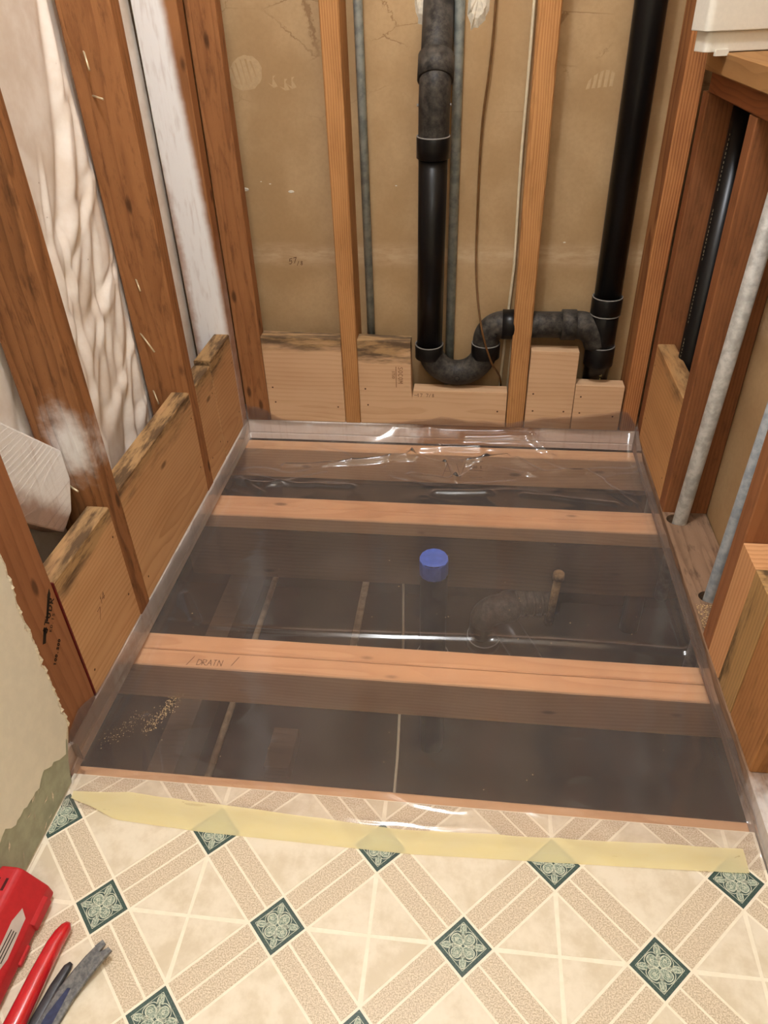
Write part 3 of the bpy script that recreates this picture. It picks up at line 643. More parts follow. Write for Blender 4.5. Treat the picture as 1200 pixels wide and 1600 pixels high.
# diagonal brace between post and rough stud
def brace():
    pl = [(-36.5, 23.4), (-36.5, 16.4), (-31.4, 11.3), (-30.0, 12.0), (-29.1, 13.8), (-29.1, 15.9), (-29.6, 16.4)]
    return tag(prism('diagonal_brace', pl, -3.4, -1.9, 'X', M['brace'], bevel=.12), 'whitened diagonal brace end beside the rough stud', 'brace')
brace()

# ------------------------------------------------------------------ back wall framing
beam('wall_stud', (10.3, 11.82, 0.02, 3.5, 2.24, 94.9), M['stud_back'], 'Z', 'back wall stud left of the black trap', 'stud')
tube('spray_mark', [(11.0, 0.03, 2.3), (11.0, .03, 2.35)], .01, M['plaster']) if False else None
def stud2():
    b = (26.4, 28.1, 0.02, 1.5, 2.24, 94.9)
    return beam('wall_stud', b, M['stud_back'], 'Z', 'back wall stud crossing in front of the horizontal black pipe', 'stud', jit=.12, step=.8)
stud2()
def plank(name, poly, mat, label, y0=0.0, y1=1.5):
    return tag(prism(name, poly, y0, y1, 'Y', mat, bevel=.05), label, 'block')
plank('blocking_board', [(2.5, 2.26), (10.27, 2.26), (10.27, 11.15), (2.5, 11.3)], M['new_x_w'], 'leftmost back wall block, with dark weathering at its top corners')
bb2 = plank('blocking_board', [(11.86, 2.26), (26.3, 2.26), (26.3, 6.0), (17.2, 6.05), (17.1, 5.3), (17.0, 6.05), (16.95, 11.0), (11.86, 11.15)], M['new_x_w2'], 'back wall block notched low under the black trap')
plank('blocking_board', [(28.16, 2.26), (32.62, 2.26), (32.6, 10.3), (28.2, 10.35)], M['new_x'], 'tall back wall block under the horizontal black pipe')
plank('blocking_board', [(32.68, 2.26), (37.2, 2.26), (37.2, 6.9), (32.66, 7.0)], M['new_x'], 'low right back wall block in front of the black stack')
write('grade_stamp', 'SOCOM', (15.75, 0.0, 8.45), (0, 0, -1), (1, 0, 0), (0, -1, 0), .42, .05, M['ink_faint'], bb2)
write('grade_stamp', 'STUD', (15.15, 0.0, 8.0), (0, 0, -1), (1, 0, 0), (0, -1, 0), .24, .04, M['ink_faint'], bb2)
prism('grade_stamp', [(15.5, 6.3), (15.56, 6.3), (15.56, 8.5), (15.5, 8.5)], -.012, 0.0, 'Y', M['ink_faint'], bb2)
write('pencil_note', '-17 7/8', (17.3, 0.0, 5.35), (1, 0, 0), (0, 0, 1), (0, -1, 0), .34, .04, M['pencil'], bb2)
beam('wall_stud', (37.4, 38.9, 0.02, 3.5, 2.24, 94.9), M['stud_stripe'], 'Z', 'striped corner stud right of the tall black stack', 'stud')

# ------------------------------------------------------------------ right wall framing
beam('wall_stud', (39.0, 42.5, -1.5, -0.03, 2.24, 31.25), M['stud_deep'], 'Z', 'right corner stud beside the striped stud', 'stud')
beam('wall_stud', (39.0, 42.5, -13.5, -12.0, 2.24, 31.25), M['stud_deep'], 'Z', 'right wall stud behind the thick galvanised conduit', 'stud')
beam('wall_stud', (39.0, 42.5, -29.05, -27.55, 2.24, 31.25), M['stud_post'], 'Z', 'right wall stud between thin conduit and short pale post', 'stud')
beam('blocking_board', (39.0, 40.5, -11.95, -1.55, 2.26, 11.9), wood('right block', rgb(204, 152, 98), rgb(160, 112, 66), 'Y', 2.4, 0.5, weather=('Z', 3.4, 6.0)), 'Y', 'right wall block between corner stud and conduit stud', 'block')
p1 = thing('cripple_post', 'short pale post with sawn growth rings on its top', 'post', (39.2, -30.2, 2.26))
board('board', (39.0, 42.4, -31.5, -29.1, 2.26, 11.2), M['post_new'], 'Z', .03, .01, p1)
tag(board('cripple_post', (39.02, 42.4, -34.2, -31.53, 2.26, 11.2), M['gray_wood'], 'Z', .05), 'greyed yellowish short post beside the pale post', 'post')
tag(board('cripple_post', (39.05, 42.4, -38.3, -34.25, 2.26, 11.6), M['brown_post'], 'Z', .06), 'brown short post nearest the viewer at the right edge', 'post')
beam('header_board', (38.4, 42.4, -34, -1.55, 32.75, 34.1), M['header'], 'Y', 'pale header board under the white plastic case', 'header')
beam('header_board', (39.0, 42.4, -34, -1.55, 31.3, 32.72), M['header_dark'], 'Y', 'lower header board on the right studs, shade in its colour', 'header')

def nail_heads(par, pts, axis, plane):
    for (a, b) in pts:
        o_ = {'Y': (a, plane, b), 'X': (plane, a, b)}[axis]; u, v = ((1, 0, 0), (0, 0, 1)) if axis == 'Y' else ((0, 1, 0), (0, 0, 1))
        ring = arc(o_, .09, 0, 2*math.pi, u, v, 8)[:8]; d = (0, -.012, 0) if axis == 'Y' else (.012 if plane < 20 else -.012, 0, 0)
        vs = [tuple(Vector(p)+Vector(d)) for p in ring]
        mesh('nail_hole', vs, [list(range(8)), list(range(8))[::-1]], M['nail_dark'], par)
BB = [o for o in COL.objects if o.name.startswith('blocking_board')]
for o in BB:
    x0, x1 = min(v.co.x for v in o.data.vertices)+W[o.name][0], max(v.co.x for v in o.data.vertices)+W[o.name][0]
    y0, y1 = min(v.co.y for v in o.data.vertices)+W[o.name][1], max(v.co.y for v in o.data.vertices)+W[o.name][1]
    x0, x1, y0, y1 = [q/I for q in (x0, x1, y0, y1)]
    rn = random.Random(o.name)
    if y1 > 1: nail_heads(o, [(x0+.5+rn.random()*.3, 3.4+rn.random()), (x0+.6, 5.6+rn.random()*.6), (x1-.6-rn.random()*.3, 3.6+rn.random())], 'Y', 0.0)
    else: nail_heads(o, [(y0+.5+rn.random()*.4, 3.4+rn.random()), (y1-.6-rn.random()*.3, 4.2+rn.random()), (y1-.5, 9.2+rn.random())], 'X', 0.0 if x0 < 20 else 39.0)

# ------------------------------------------------------------------ pipes
R2 = 1.19
def hub(par, c, d, L=1.5, r=1.36, ring=True):
    """Socket of a fitting: a short wider sleeve from c along d, with a bead of cement at its mouth."""
    c, d = Vector(c), Vector(d).normalized()
    o = tube('fitting_socket', [c, c+d*.04, c+d*(L-.05), c+d*L], [r-.06, r, r, r-.04], M['abs'], par, 24)
    if ring:
        a = d.orthogonal().normalized(); b = d.cross(a); pts = [tuple(c+d*L+(a*math.cos(t)+b*math.sin(t))*(r-.06)) for t in [i*2*math.pi/24 for i in range(25)]]
        tube('cement_bead', pts, .06, M['cement'], o, 6, caps=False)
    return o
dl = thing('drain_pipe', 'black drain line with trap and tall stack on the back wall', 'pipe', (22, 1.7, 6))
Y0 = 1.4
# arm from the hole in the drywall, coupling and elbow: the arm slants out of the wall and the elbow turns it down
ax = Vector((0, -.60, -.80)); c0 = Vector((19.05, -.35, 32.3))
P_ = lambda t: tuple(c0-ax*t)
tube('arm_pipe', [P_(9), P_(3), P_(1)], 1.2, M['abs_dusty'], dl, 28)
tube('coupling', [P_(1.9), P_(1.85), P_(0.02), P_(0)], [1.22, 1.4, 1.4, 1.3], M['abs_dusty'], dl, 28)
elb = [tuple(c0-ax*.6), tuple(c0+ax*.35), (19.02, -.62, 31.2), (19.0, -.62, 30.4), (18.98, -.5, 29.4), (18.96, -.42, 28.3)]
tube('elbow', smoothpts(elb, 5), 1.23, M['abs_dusty'], dl, 28)
for sg in (-1, 1): tube('moulded_nub', [(19.0+sg*1.18, -.7, 30.7), (19.0+sg*1.34, -.72, 30.7)], .1, M['cement'], dl, 8)
hub(dl, (18.94, -.38, 26.9), (.008, -.04, 1), 1.6)
tube('riser_pipe', [(18.95, -.38, 28), (18.66, Y0, 9.8)], R2, M['abs'], dl, 28)
hub(dl, (18.64, Y0, 9.0), (0, -.06, 1), 1.35)
# return bend under the trap
bc = (21.35, Y0, 10.02); br = 2.64
tube('return_bend', arc(bc, br, math.pi, 2*math.pi, (1, 0, 0), (0, 0, 1), 28), 1.22, M['abs_dusty'], dl, 28)
tube('moulded_mark', arc((21.4, Y0-1.21, 7.3), .24, 0, 2*math.pi, (1, 0, 0), (0, 0, 1), 16), .035, M['abs'], dl, 6)
hub(dl, (24.0, Y0, 9.1), (0, 0, 1), 1.4)
tube('elbow', [(24.0, Y0, 10.0)] + arc((25.62, Y0, 10.72), 1.62, math.pi, math.pi/2, (1, 0, 0), (0, 0, 1), 12) + [(26.2, Y0, 12.34)], 1.24, M['abs_dusty'], dl, 28)
tube('moulded_mark', arc((24.7, Y0-1.2, 11.7), .24, 0, 2*math.pi, (1, 0, 0), (0, 0, 1), 16), .035, M['abs'], dl, 6)
hub(dl, (25.4, Y0, 12.34), (1, 0, .01), 1.3, 1.36, False)
tube('trap_arm_pipe', [(26, Y0, 12.34), (31.8, Y0, 12.4)], R2, M['abs_dusty'], dl, 28)
tube('coupling', [(30.8, Y0, 12.4), (30.82, Y0, 12.4), (32.1, Y0, 12.4), (32.12, Y0, 12.4)], [1.2, 1.38, 1.38, 1.3], M['abs_dusty'], dl, 28)
# tee and stack
tube('tee_branch', smoothpts([(32.0, Y0, 12.4), (32.9, Y0, 12.3), (33.8, Y0, 11.7), (34.35, Y0, 10.6)], 5), [1.27]*16, M['abs_dusty'], dl, 28)
tube('tee_body', [(34.6, Y0, 15.0), (34.6, Y0, 9.4)], 1.25, M['abs'], dl, 28)
hub(dl, (34.6, Y0, 13.6), (0, 0, 1), 1.5)
tube('cement_bead', arc((34.6, Y0, 13.5), 1.3, 0, 2*math.pi, (1, 0, 0), (0, 1, 0), 24), .06, M['cement'], dl, 6)
hub(dl, (34.6, Y0, 8.6), (0, 0, 1), 1.9)
tube('stack_pipe', [(34.4, Y0, 60), (34.6, Y0, 14)], R2, M['abs'], dl, 28)
sp_ = tube('stack_pipe', smoothpts([(34.6, Y0+.1, 9.3), (34.68, Y0+.6, 8.2), (34.76, 2.72, 6.9), (34.8, 2.74, 5.5), (34.8, 2.74, 2.3)], 5), R2, M['abs'], dl, 28)
write('pipe_lettering', 'V7U-1', (34.85, 1.02, 8.3), (0, 0, -1), (1, 0, 0), (0, -1, 0), .22, .05, M['lettering'], sp_, 1.5)
hp = thing('vent_pipe', 'black vent pipe hidden behind the right wall studs', 'pipe', (41, -4.6, 10))
q_ = tube('pipe', [(41.2, -4.3, 31.2), (41.2, -4.3, -20)], 1.0, M['abs'], hp, 24)
for k in range(62):
    z = 29-k*.3
    if k % 17 > 12: continue
    hgt = .06+.1*((k*37) % 5)/5; box('pipe_lettering', (40.23, 40.26, -4.70, -4.63, z-hgt, z+.06), M['lettering_dim'], q_)
def conduit(pts, r, mat, label):
    return tag(tube('conduit', pts, r, mat, None, 20), label, 'conduit')
conduit([(12.85, 2.85, 94), (12.87, 2.85, 2.3)], .37, M['galv'], 'thin galvanised conduit between left stud and black trap pipe')
conduit([(20.95, 3.07, 94), (20.5, 3.07, 2.3)], .42, M['galv'], 'galvanised conduit just right of the black trap pipe')
conduit([(41.35, -14.5, 36.0) if False else (41.0, -14.75, 31.2), (40.1, -14.75, 2.0), (40.08, -14.75, -6)], .56, M['galv_r'], 'thick galvanised conduit rising through the right sole plate')
conduit([(40.85, -24.0, 31.2), (40.3, -24.0, 2.0), (40.3, -24.0, -6)], .46, M['galv_b'], 'thinner bluish conduit beside the right wall stud')
tag(tube('cable', smoothpts([(23.4, 2.9, 60), (23.37, 2.95, 37.2), (22.74, 3.0, 28.5), (22.68, 3.0, 20.9), (22.85, 1.6, 16.4), (23.5, -.1, 12.6), (24.5, -.15, 9.4), (25.25, .75, 7.8), (25.62, 1.85, 6.5), (25.85, 2.7, 4.0), (25.85, 2.8, 2.4)], 8), .095, M['cable_brown'], None, 8), 'thin brown cable looping past the black trap', 'cable')
tag(tube('cable', smoothpts([(26.25, 2.9, 60), (26.23, 2.9, 37), (26.12, 2.95, 26), (26.2, 3.0, 18), (26.15, 3.1, 16.2), (25.95, 3.2, 12), (25.7, 3.2, 6.2), (25.6, 3.2, 2.4)], 8), .13, M['cable_cream'], None, 8), 'cream cable running down beside the right back stud', 'cable')
tag(tube('cable', [(26.6, 3.2, 12), (26.35, 3.2, 2.4)], .13, M['cable_cream'], None, 8), 'short cream cable below the trap elbow', 'cable')

# ------------------------------------------------------------------ under the floor
cp = thing('capped_drain', 'black drain stub capped with blue tape under the plastic', 'pipe', (20.3, -17.1, -24))
tube('pipe', [(20.3, -17.1, -26), (20.3, -17.1, -1.05)], R2, M['abs'], cp, 28)
tube('tape_cap', [(20.3, -17.1, -2.6), (20.3, -17.1, -2.4), (20.3, -17.1, -1.15), (20.3, -17.12, -.98), (20.3, -17.12, -.95)], [1.22, 1.24, 1.24, 1.2, .9], M['blue'], cp, 14, smooth=False)['label'] = 'blue tape wrapped over the pipe end'
hub(cp, (20.3, -17.1, -14), (0, 0, 1), 1.6, 1.5)
tr = thing('drain_trap', 'dark drain elbow lying under the plastic right of the blue cap', 'pipe', (27, -14, -12))
tube('pipe', [(31.6, -13.0, -8.6), (27.3, -13.6, -8.8)], 1.3, M['abs_dusty'], tr, 24)
for k in range(4): tube('rib', [(27.6+k*.75, -13.55+k*.1, -8.78), (27.8+k*.75, -13.5+k*.1, -8.78)], 1.42, M['abs_dusty'], tr, 24)
tube('elbow', [(27.4, -13.6, -8.8)] + arc((26.9, -14.2, -10.6), 1.9, math.pi/2, math.pi*1.05, (1, 0, 0), (0, -.15, 1), 10) + [(25.0, -14.6, -12.2)], 1.4, M['abs_dusty'], tr, 24)
hub(tr, (25.0, -14.6, -13.2), (0, -.15, 1), 1.3, 1.6)
tube('pipe', [(26.5, -14.5, -10), (30.5, -17, -15)], 1.25, M['abs'], tr, 20)
st = thing('supply_stub', 'tan pipe stub with bulbous cap under the plastic', 'pipe', (30.9, -13.9, -8))
tube('pipe', [(30.9, -14.2, -10.5), (31.2, -14.4, -4.6)], .36, M['copper_old'], st, 12)
tube('cap', [(31.2, -14.4, -4.9), (31.2, -14.4, -4.8), (31.2, -14.4, -4.2), (31.2, -14.4, -4.0)], [.3, .52, .5, .2], M['copper_old'], st, 12)
tag(tube('cable', [(15.3, 6, -22.5), (16.5, -7.3, -22), (17.3, -22, -22), (17.8, -40, -21.6)], .14, M['cable_cream'], None, 8), 'pale cable lying in the dark under the floor', 'cable')
tag(box('lath', (10.5, 11.3, -9, 5, -22.3, -21.9), M['dusty']), 'narrow dusty strip lying in the dark under the floor', 'board')
tag(box('timber', (-1.6, 0.6, -40, 5, -16, -12), M['joist_old']), 'dark timber running under the left edge of the opening', 'board')
tag(tube('pipe', [(2.4, 4, -14), (2.6, -20, -14), (2.8, -40, -14)], .3, M['dusty'], None, 10), 'dusty thin pipe running beneath the joists at left', 'pipe')
tag(box('wood_scrap', (7.0, 9.2, -29.5, -25.5, -15.5, -14), M['joist_old'], bevel=.1), 'dim wood scrap below the front joist bay', 'board')

# ------------------------------------------------------------------ the plastic sheet
def lerp(t, a): 
    for (x0, y0), (x1, y1) in zip(a, a[1:]):
        if t <= x1: return y0+(y1-y0)*max(0, (t-x0))/(x1-x0)
    return a[-1][1]
HL = [(-42.8, .95), (-41.8, 1.1), (-40.6, 2.3), (-39.8, 3.1), (-38.6, 3.5), (-36.5, 2.6), (-34, 2.3), (-27, 2.35), (-16, 2.1), (-3, 2.15), (0, 3.4)]
HR = [(-42.8, 1.3), (-41, 1.45), (-38.5, 1.7), (-36, 1.95), (-34.6, 1.7), (-31.8, 1.6), (-28, 2.0), (-20, 1.8), (-14, 1.75), (-5, 1.85), (0, 3.4)]
HB = [(0, 4.0), (1.2, 3.9), (3.6, 2.5), (7, 2.2), (13, 2.3), (17.8, 2.8), (20, 3.3), (23, 2.9), (26.8, 2.8), (30, 3.55), (33, 3.7), (36.8, 4.4), (38, 4.2), (39, 2.6)]
def film_base(y):
    return lerp(y, [(-43.4, .93), (-41.0, .93), (-31.7, .10), (-28.4, .10), (-13.7, .10), (-10.4, .10), (-4.2, .2), (-2.2, .55), (-1.0, 1.3), (0, 2.0)])
def film_height(x, y):
    bay = 0
    for a, b, s in ((-28.4, -13.7, .10), (-10.4, -1.9, .16), (-41, -31.7, .05)):
        if a < y < b: bay = -s*math.sin(math.pi*(y-a)/(b-a))
    bk = max(0, 1-abs(y+4)/9)
    w_ = (noise.noise(Vector((x*.11, y*.22, 2.0)))*.10 + noise.noise(Vector((x*.35, y*.6, 5.0)))*.045)*(0.35+1.6*bk)
    rdg = (1-abs(noise.noise(Vector((x*.16+y*.10, y*.30-x*.05, 9.0)))))**7 * .10*(0.2+2.0*bk)
    cr = 0.2*math.exp(-((y+27.35+.3*math.sin(x*.16))/.3)**2)*(1-max(0, 1-abs(x-24.4)/.6))*lerp(x, [(0, .25), (8, .5), (16, 1), (39, 1)])    # long crease over the front of the big bay
    for (ax, ay, bx, by, am) in ((16.0, -.8, 17.4, -3.2, .3), (17.4, -3.2, 20.6, -4.4, .42), (20.6, -4.4, 21.7, -7.0, .45), (21.7, -7.0, 17.5, -6.0, .35), (21.7, -7.0, 24.5, -3.5, .3), (11.5, -4.4, 17.2, -3.2, .6), (22.6, -4.0, 26.5, -3.0, .6), (18, -2.2, 24, -1.9, .3), (5, -5.2, 11, -4.6, .4), (28.5, -5.2, 34, -4.6, .35), (27.5, -3.2, 29.5, -4.6, .35), (2, -8.6, 12, -8.4, .25), (4, -9.0, 9, -6.4, .2), (20, -8.9, 25, -8.6, .3), (22, -7.6, 27, -6.6, .2), (22.4, -.9, 29, -.8, .3), (29, -.8, 31, -2.6, .3), (1.0, -8.0, 3.5, -10.0, .3), (28, -8.6, 36, -9.6, .2), (1.2, -24.5, 3, -27.2, .2), (3.0, -36.5, 5.0, -40.8, .15), (34.5, -5, 37.5, -9.5, .3)):
        dx, dy = bx-ax, by-ay; L2 = dx*dx+dy*dy; t = min(1, max(0, ((x-ax)*dx+(y-ay)*dy)/L2))
        d = math.hypot(x-ax-t*dx, y-ay-t*dy); cr += am*math.exp(-(d/.34)**2)
    edge = 0
    for d in (x, 38.9-x):
        if d < .9: edge += .5*(1-d/.9)**2
    z = film_base(y)+bay*min(1, x/3, (39-x)/3)+w_+rdg+cr+edge
    if y < -40.6: z = max(.935+.10*(1-abs(noise.noise(Vector((x*.30+y*.2, y*.8, 1.0)))))**6+.07*max(0, noise.noise(Vector((x*.5, y*.9, 4.0)))), .93) + edge*.3
    for a, b in ((-13.65, -10.45), (-31.65, -28.45)):
        if a-.3 < y < b+.3: z = max(z, .03)
    return z
def film():
    us = []; nx = 230
    for k in range(9, 0, -1): us.append(('L', k/9))
    for k in range(nx+1): us.append(('M', .09+38.8*k/nx))
    for k in range(1, 10): us.append(('R', k/9))
    vv = []; nyv = 430
    for k in range(nyv+1): vv.append(('M', -43.3+43.2*k/nyv))
    for k in range(1, 11): vv.append(('B', k/10))
    vs = []; fs = []
    for uk, u in us:
        for vk, v in vv:
            yy = v if vk == 'M' else -.09
            xx = u if uk == 'M' else (.09 if uk == 'L' else 38.89)
            z = film_height(xx, yy)
            zs = z
            wob = .06*noise.noise(Vector((xx*.7, yy*.7, 3.3)))
            if uk == 'L':
                h = lerp(yy, HL)+.2*noise.noise(Vector((yy*.6, 1, 1))); zs = max(zs, z+(h-z)*u)
                xx = .09-.0*u+max(0, wob)
                if yy < -40.2: xx = .62+max(0, wob)
            if uk == 'M' and yy < -40.2 and xx < .62: xx = .62
            if uk == 'R':
                h = lerp(yy, HR)+.15*noise.noise(Vector((yy*.6, 5, 1))); zs = max(zs, z+(h-z)*u); xx = 38.89-max(0, wob)
            if vk == 'B':
                h = lerp(min(39, max(0, xx)), HB)+.2*noise.noise(Vector((xx*.6, 9, 1))); zs = max(zs, z+(h-z)*v); yy = -.09-max(0, wob)
            vs.append((xx, yy, zs))
    n2 = len(vv)
    for i in range(len(us)-1):
        for k in range(n2-1):
            a = i*n2+k; fs.append([a, a+n2, a+n2+1, a+1])
    return tag(mesh('plastic_sheet', vs, fs, M['film'], smooth=True), 'clear plastic sheet stretched over the open floor joists', 'plastic sheet')
film()
def tape():
    vs = []; fs = []; n = 90
    rt = random.Random(5)
    for i in range(n+1):
        t = i/n; x = .95+37.0*t
        f_ = lerp(x, [(0.9, -42.35), (4, -42.1), (9, -42.35), (20, -42.85), (30, -42.5), (38, -42.2)]); b_ = lerp(x, [(.9, -42.75), (2.2, -43.1), (4, -43.75), (9, -44.0), (20.5, -44.15), (30, -43.8), (38, -43.5)])
        for k in range(5):
            s = k/4; y = f_+(b_-f_)*s
            z = film_height(x, max(y, -43.25))+.04+.07*math.exp(-((s-.35-.1*math.sin(x*.2))/.18)**2)*max(0, noise.noise(Vector((x*.13, 3, 1)))+.2)
            vs.append((x, y, z if y > -43.35 else max(.9, z-(z-.9)*min(1, (-43.35-y)/.35))))
    for i in range(n):
        for k in range(4):
            a = i*5+k; fs.append([a, a+1, a+6, a+5])
    return tag(mesh('masking_tape', vs, fs, M['tape'], smooth=True), 'strip of pale yellow masking tape holding the plastic to the vinyl', 'tape')
tape()
def sawdust():
    vs = []; fs = []; rs = random.Random(11)
    def grain(x, y, s):
        z = film_height(x, y)+.01; b = len(vs); a = rs.uniform(0, 6.28); L = s*rs.choice((1, 1, 1, 2.5))
        vs.extend([(x+L*math.cos(a), y+L*math.sin(a), z), (x+s*math.cos(a+2.1), y+s*math.sin(a+2.1), z), (x+s*math.cos(a+4.2), y+s*math.sin(a+4.2), z), (x, y, z+s)])
        fs.extend([[b, b+1, b+3], [b+1, b+2, b+3], [b+2, b, b+3]])
    for k in range(260):
        t = rs.random(); grain(4.3-.9*t+rs.gauss(0, .22), -34.3-3.4*t+rs.gauss(0, .2), rs.uniform(.016, .045))
    for k in range(130):
        t = rs.random(); grain(2.6-1.3*t+rs.gauss(0, .35), -36.2-2.6*t+rs.gauss(0, .3), rs.uniform(.012, .03))
    for k in range(150): grain(rs.uniform(1, 38), rs.uniform(-40, -2), rs.uniform(.012, .045))
    o = tag(mesh('sawdust', vs, fs, M['dust']), 'specks of pale sawdust scattered on the clear plastic sheet', 'sawdust'); o['kind'] = 'stuff'
sawdust()
def chips():
    vs = []; fs = []; rs = random.Random(4)
    for k in range(240):
        x = rs.uniform(39.2, 40.6); y = rs.uniform(-27.4, -24.6); s = rs.uniform(.03, .08); b = len(vs)
        if math.hypot(x-40.2, y+23.8) < .7: continue
        a = rs.uniform(0, 6.3); z = 2.23
        vs.extend([(x+s*math.cos(a), y+s*math.sin(a), z), (x+s*math.cos(a+2), y+s*math.sin(a+2), z), (x+s*math.cos(a+4), y+s*math.sin(a+4), z), (x, y, z+s*.8)])
        fs.extend([[b, b+1, b+3], [b+1, b+2, b+3], [b+2, b, b+3]])
    o = tag(mesh('wood_chips', vs, fs, M['dust']), 'pale sawdust on the right sole plate by the thin conduit', 'sawdust'); o['kind'] = 'stuff'
chips()

# ------------------------------------------------------------------ white plastic case on the header
wc = thing('plastic_case', 'white plastic case on the header at the top right', 'case', (39.5, -5, 34.2))
def case():
    c, s = math.cos(.30), math.sin(.30)
    def R(x, y): return (36.75+x*c-y*s, -7.2+x*s+y*c)
    def rr(x0, x1, y0, y1, r, n=5):
        out = []
        for cx, cy, a0 in ((x1-r, y0+r, -90), (x1-r, y1-r, 0), (x0+r, y1-r, 90), (x0+r, y0+r, 180)):
            for k in range(n+1):
                a = math.radians(a0+90*k/n); out.append(R(cx+r*math.cos(a), cy+r*math.sin(a)))
        return out
    prism('case_body', rr(.22, 5.4, .2, 1.9, .4), 34.15, 35.3, 'Z', M['whitebox'], wc, bevel=.14)
    prism('lid', rr(-.12, 5.8, -.1, 2.1, .4), 35.32, 40.5, 'Z', M['whitebox'], wc, bevel=.06)
    x0, y0 = R(1.0, .06); x1, y1 = R(1.9, .06)
    prism('clip_tab', [R(.9, .02), R(1.8, .02), R(1.8, .3), R(.9, .3)], 33.95, 34.3, 'Z', M['whitebox'], wc)
case()

# ------------------------------------------------------------------ tools on the floor
rt = thing('tool_battery', 'red plastic cordless tool body lying against the left wall', 'power tool', (1.8, -52, .87))
prof = [(.62, .88), (2.42, .88), (2.72, 1.25), (2.62, 1.9), (1.75, 3.3), (1.5, 3.45), (.62, 3.45)]
prism('tool_body', prof, -60, -48.1, 'Y', M['red_tool'], rt, bevel=.12)
prism('ridge', [(2.62, 1.15), (2.85, 1.3), (2.80, 1.75), (2.6, 1.9)], -50.0, -48.6, 'Y', M['red_tool'], rt, bevel=.04)
prism('ridge', [(2.60, 1.0), (2.80, 1.1), (2.80, 1.3), (2.66, 1.4)], -51.6, -50.7, 'Y', M['red_tool'], rt, bevel=.03)
for x in (.8, 1.22): box('slot', (x, x+.14, -49.3, -48.7, 3.36, 3.462), M['red_dark'], rt)
prism('raised_panel', [(.65, 3.43), (1.5, 3.43), (1.42, 3.52), (.65, 3.52)], -58, -49.9, 'Y', M['red_tool'], rt, bevel=.03)
n_ = Vector((1.4, 0, .87)).normalized(); a_ = Vector((-.87, 0, 1.4)).normalized()
def on_side(y, t): 
    p = Vector((2.62, y, 1.9))+a_*t+n_*.012; return tuple(p)
lab = mesh('sticker', [on_side(y, t) for y, t in ((-49.6, .75), (-49.9, .35), (-51.7, .25), (-52.6, .45), (-52.3, .85), (-50.3, .95))], [[0, 1, 2, 3, 4, 5]], M['sticker'], rt); lab['label'] = 'pale grey warning sticker'
for k in range(3):
    t = .45+k*.14; vs = [on_side(-50.6, t), on_side(-52.0, t), on_side(-52.0, t+.05), on_side(-50.6, t+.05)]
    mesh('sticker_text', [tuple(Vector(v)+n_*.01) for v in vs], [[0, 1, 2, 3], [3, 2, 1, 0]], M['ink'], lab)
# red enamelled bar with a bevelled tip
def bar_sweep(name, pts, half_w, half_h, mat, parent, seg=12, power=.7):
    P = [Vector(p) for p in pts]; vs = []; fs = []; n = len(P)
    for i in range(n):
        d = (P[min(i+1, n-1)]-P[max(i-1, 0)]).normalized(); s = Vector((d.y, -d.x, 0)).normalized(); u = s.cross(d)
        for k in range(seg):
            a = 2*math.pi*k/seg; ca, sa = math.cos(a), math.sin(a)
            vs.append(tuple(P[i]+s*half_w[i]*math.copysign(abs(ca)**power, ca)+u*half_h[i]*math.copysign(abs(sa)**power, sa)))
    for i in range(n-1):
        for k in range(seg): fs.append([i*seg+k, i*seg+(k+1) % seg, (i+1)*seg+(k+1) % seg, (i+1)*seg+k])
    fs += [list(range(seg))[::-1], list(range((n-1)*seg, n*seg))]
    return mesh(name, vs, fs, mat, parent, smooth=True)
rb = thing('red_pry_tool', 'glossy red tool handle with a pointed tip', 'hand tool', (4, -52, .87))
bar_sweep('handle', [(4.25, -49.55, 1.42), (4.22, -49.75, 1.4), (4.1, -50.1, 1.36), (4.0, -50.6, 1.34), (3.9, -52, 1.33), (3.82, -54, 1.33), (3.7, -58, 1.33)], [.12, .26, .33, .37, .42, .46, .46], [.14, .26, .34, .38, .42, .44, .44], M['red_paint'], rb)
tag(tube('grip_end', [(2.7, -54.3, 1.3), (2.7, -54.5, 1.3), (2.65, -55.2, 1.3), (2.6, -57, 1.3)], [.2, .38, .42, .42], M['yellow'], None, 14), 'yellow grip end at the bottom left corner', 'hand tool')
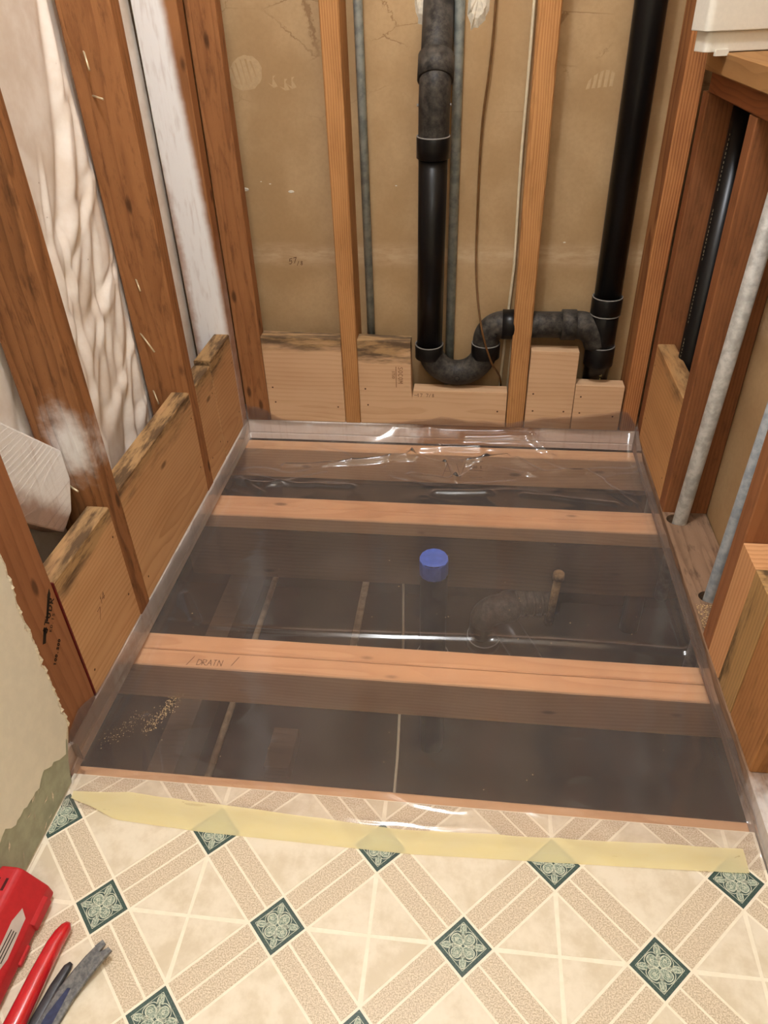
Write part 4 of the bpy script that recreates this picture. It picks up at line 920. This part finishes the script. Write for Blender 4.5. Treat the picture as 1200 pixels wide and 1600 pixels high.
# flat pry bar: curved, with a notched claw
pb = thing('pry_bar', 'grey steel pry bar with notched claw, flecked blue', 'pry bar', (5.5, -52, .87))
def claw():
    cl = [(6.42, -50.75, 1.5), (6.15, -51.15, 1.42), (5.8, -51.75, 1.28), (5.45, -52.5, 1.15), (5.2, -53.4, 1.06), (5.0, -54.4, 1.0), (4.9, -57.5, .98)]
    hw = [.40, .42, .44, .46, .48, .50, .52]; th = .11; vs = []; fs = []
    P = [Vector(p) for p in cl]; n = len(P)
    for i in range(n):
        d = (P[min(i+1, n-1)]-P[max(i-1, 0)]).normalized(); s = Vector((-d.y, d.x, 0)).normalized(); u = Vector((0, 0, 1))
        for (a, b) in ((-1, -1), (1, -1), (1, .55), (.82, 1), (-.82, 1), (-1, .55)): vs.append(tuple(P[i]+s*hw[i]*a+u*th*b))
    for i in range(n-1):
        for k in range(6): fs.append([i*6+k, i*6+(k+1) % 6, (i+1)*6+(k+1) % 6, (i+1)*6+k])
    fs += [list(range(6))[::-1], list(range((n-1)*6, n*6))]
    o = mesh('bar', vs, fs, M['steel'], pb)
    d = (P[0]-P[1]).normalized(); s = Vector((-d.y, d.x, 0)).normalized()
    for sg in (-1, 1):                                                # two prongs leave a V notch between them
        a, b = P[0]+s*sg*.40, P[0]+s*sg*.02; t0, t1 = P[0]+d*.42+s*sg*.38, P[0]+d*.40+s*sg*.12
        q = [a, b, t1, t0]; v2 = [tuple(p+Vector((0, 0, -th))) for p in q]+[tuple(p+Vector((0, 0, th*(1 if k < 2 else .1)))) for k, p in enumerate(q)]
        mesh('prong', v2, [[0, 1, 2, 3], [7, 6, 5, 4], [0, 4, 5, 1], [1, 5, 6, 2], [2, 6, 7, 3], [3, 7, 4, 0]], M['steel'], pb)
    q = [P[3]+(P[2]-P[3])*.3, P[4], P[5], P[6]]
    vs = []
    for p, w_ in zip(q, (.08, .24, .26, .26)): vs += [(p.x-w_, p.y, p.z+th+.008), (p.x+w_, p.y, p.z+th+.008)]
    mesh('paint_recess', vs, [[0, 1, 3, 2], [2, 3, 5, 4], [4, 5, 7, 6]], M['blue_paint'], pb)
claw()
nb = tag(bar_sweep('steel_bar', [(5.05, -51.15, 1.05), (4.95, -51.35, 1.04), (4.75, -52.2, 1.03), (4.55, -53.6, 1.02), (4.45, -56, 1.02)], [.1, .2, .26, .28, .28], [.06, .12, .14, .14, .14], M['steel_dark'], None, 10), 'dark steel bar lying between red handle and pry bar', 'hand tool')

# ------------------------------------------------------------------ ceiling lamp (the room's light), then the added fill lamp
cl = thing('ceiling_lamp', 'round ceiling lamp above the opened floor', 'lamp', (LAMP[0], LAMP[1], 94.9))
vl = thing('vanity_lamp', 'added fill lamp behind the viewer', 'lamp', (VANITY[0], VANITY[1], VANITY[2]))
box('back_plate', (VANITY[0]-3, VANITY[0]+3, -91.5, -91.2, VANITY[2]-2, VANITY[2]+2), M['whitebox'], vl)  # plate and arm go with the added fill lamp
tube('arm', [(VANITY[0], -91.4, VANITY[2]), (VANITY[0], -90, VANITY[2])], .5, M['whitebox'], vl, 12)
tube('base', [(LAMP[0], LAMP[1], 94.2), (LAMP[0], LAMP[1], 94.95)], 3.2, M['whitebox'], cl, 24)
tube('stem', [(LAMP[0], LAMP[1], 92.0), (LAMP[0], LAMP[1], 94.3)], .6, M['whitebox'], cl, 12)
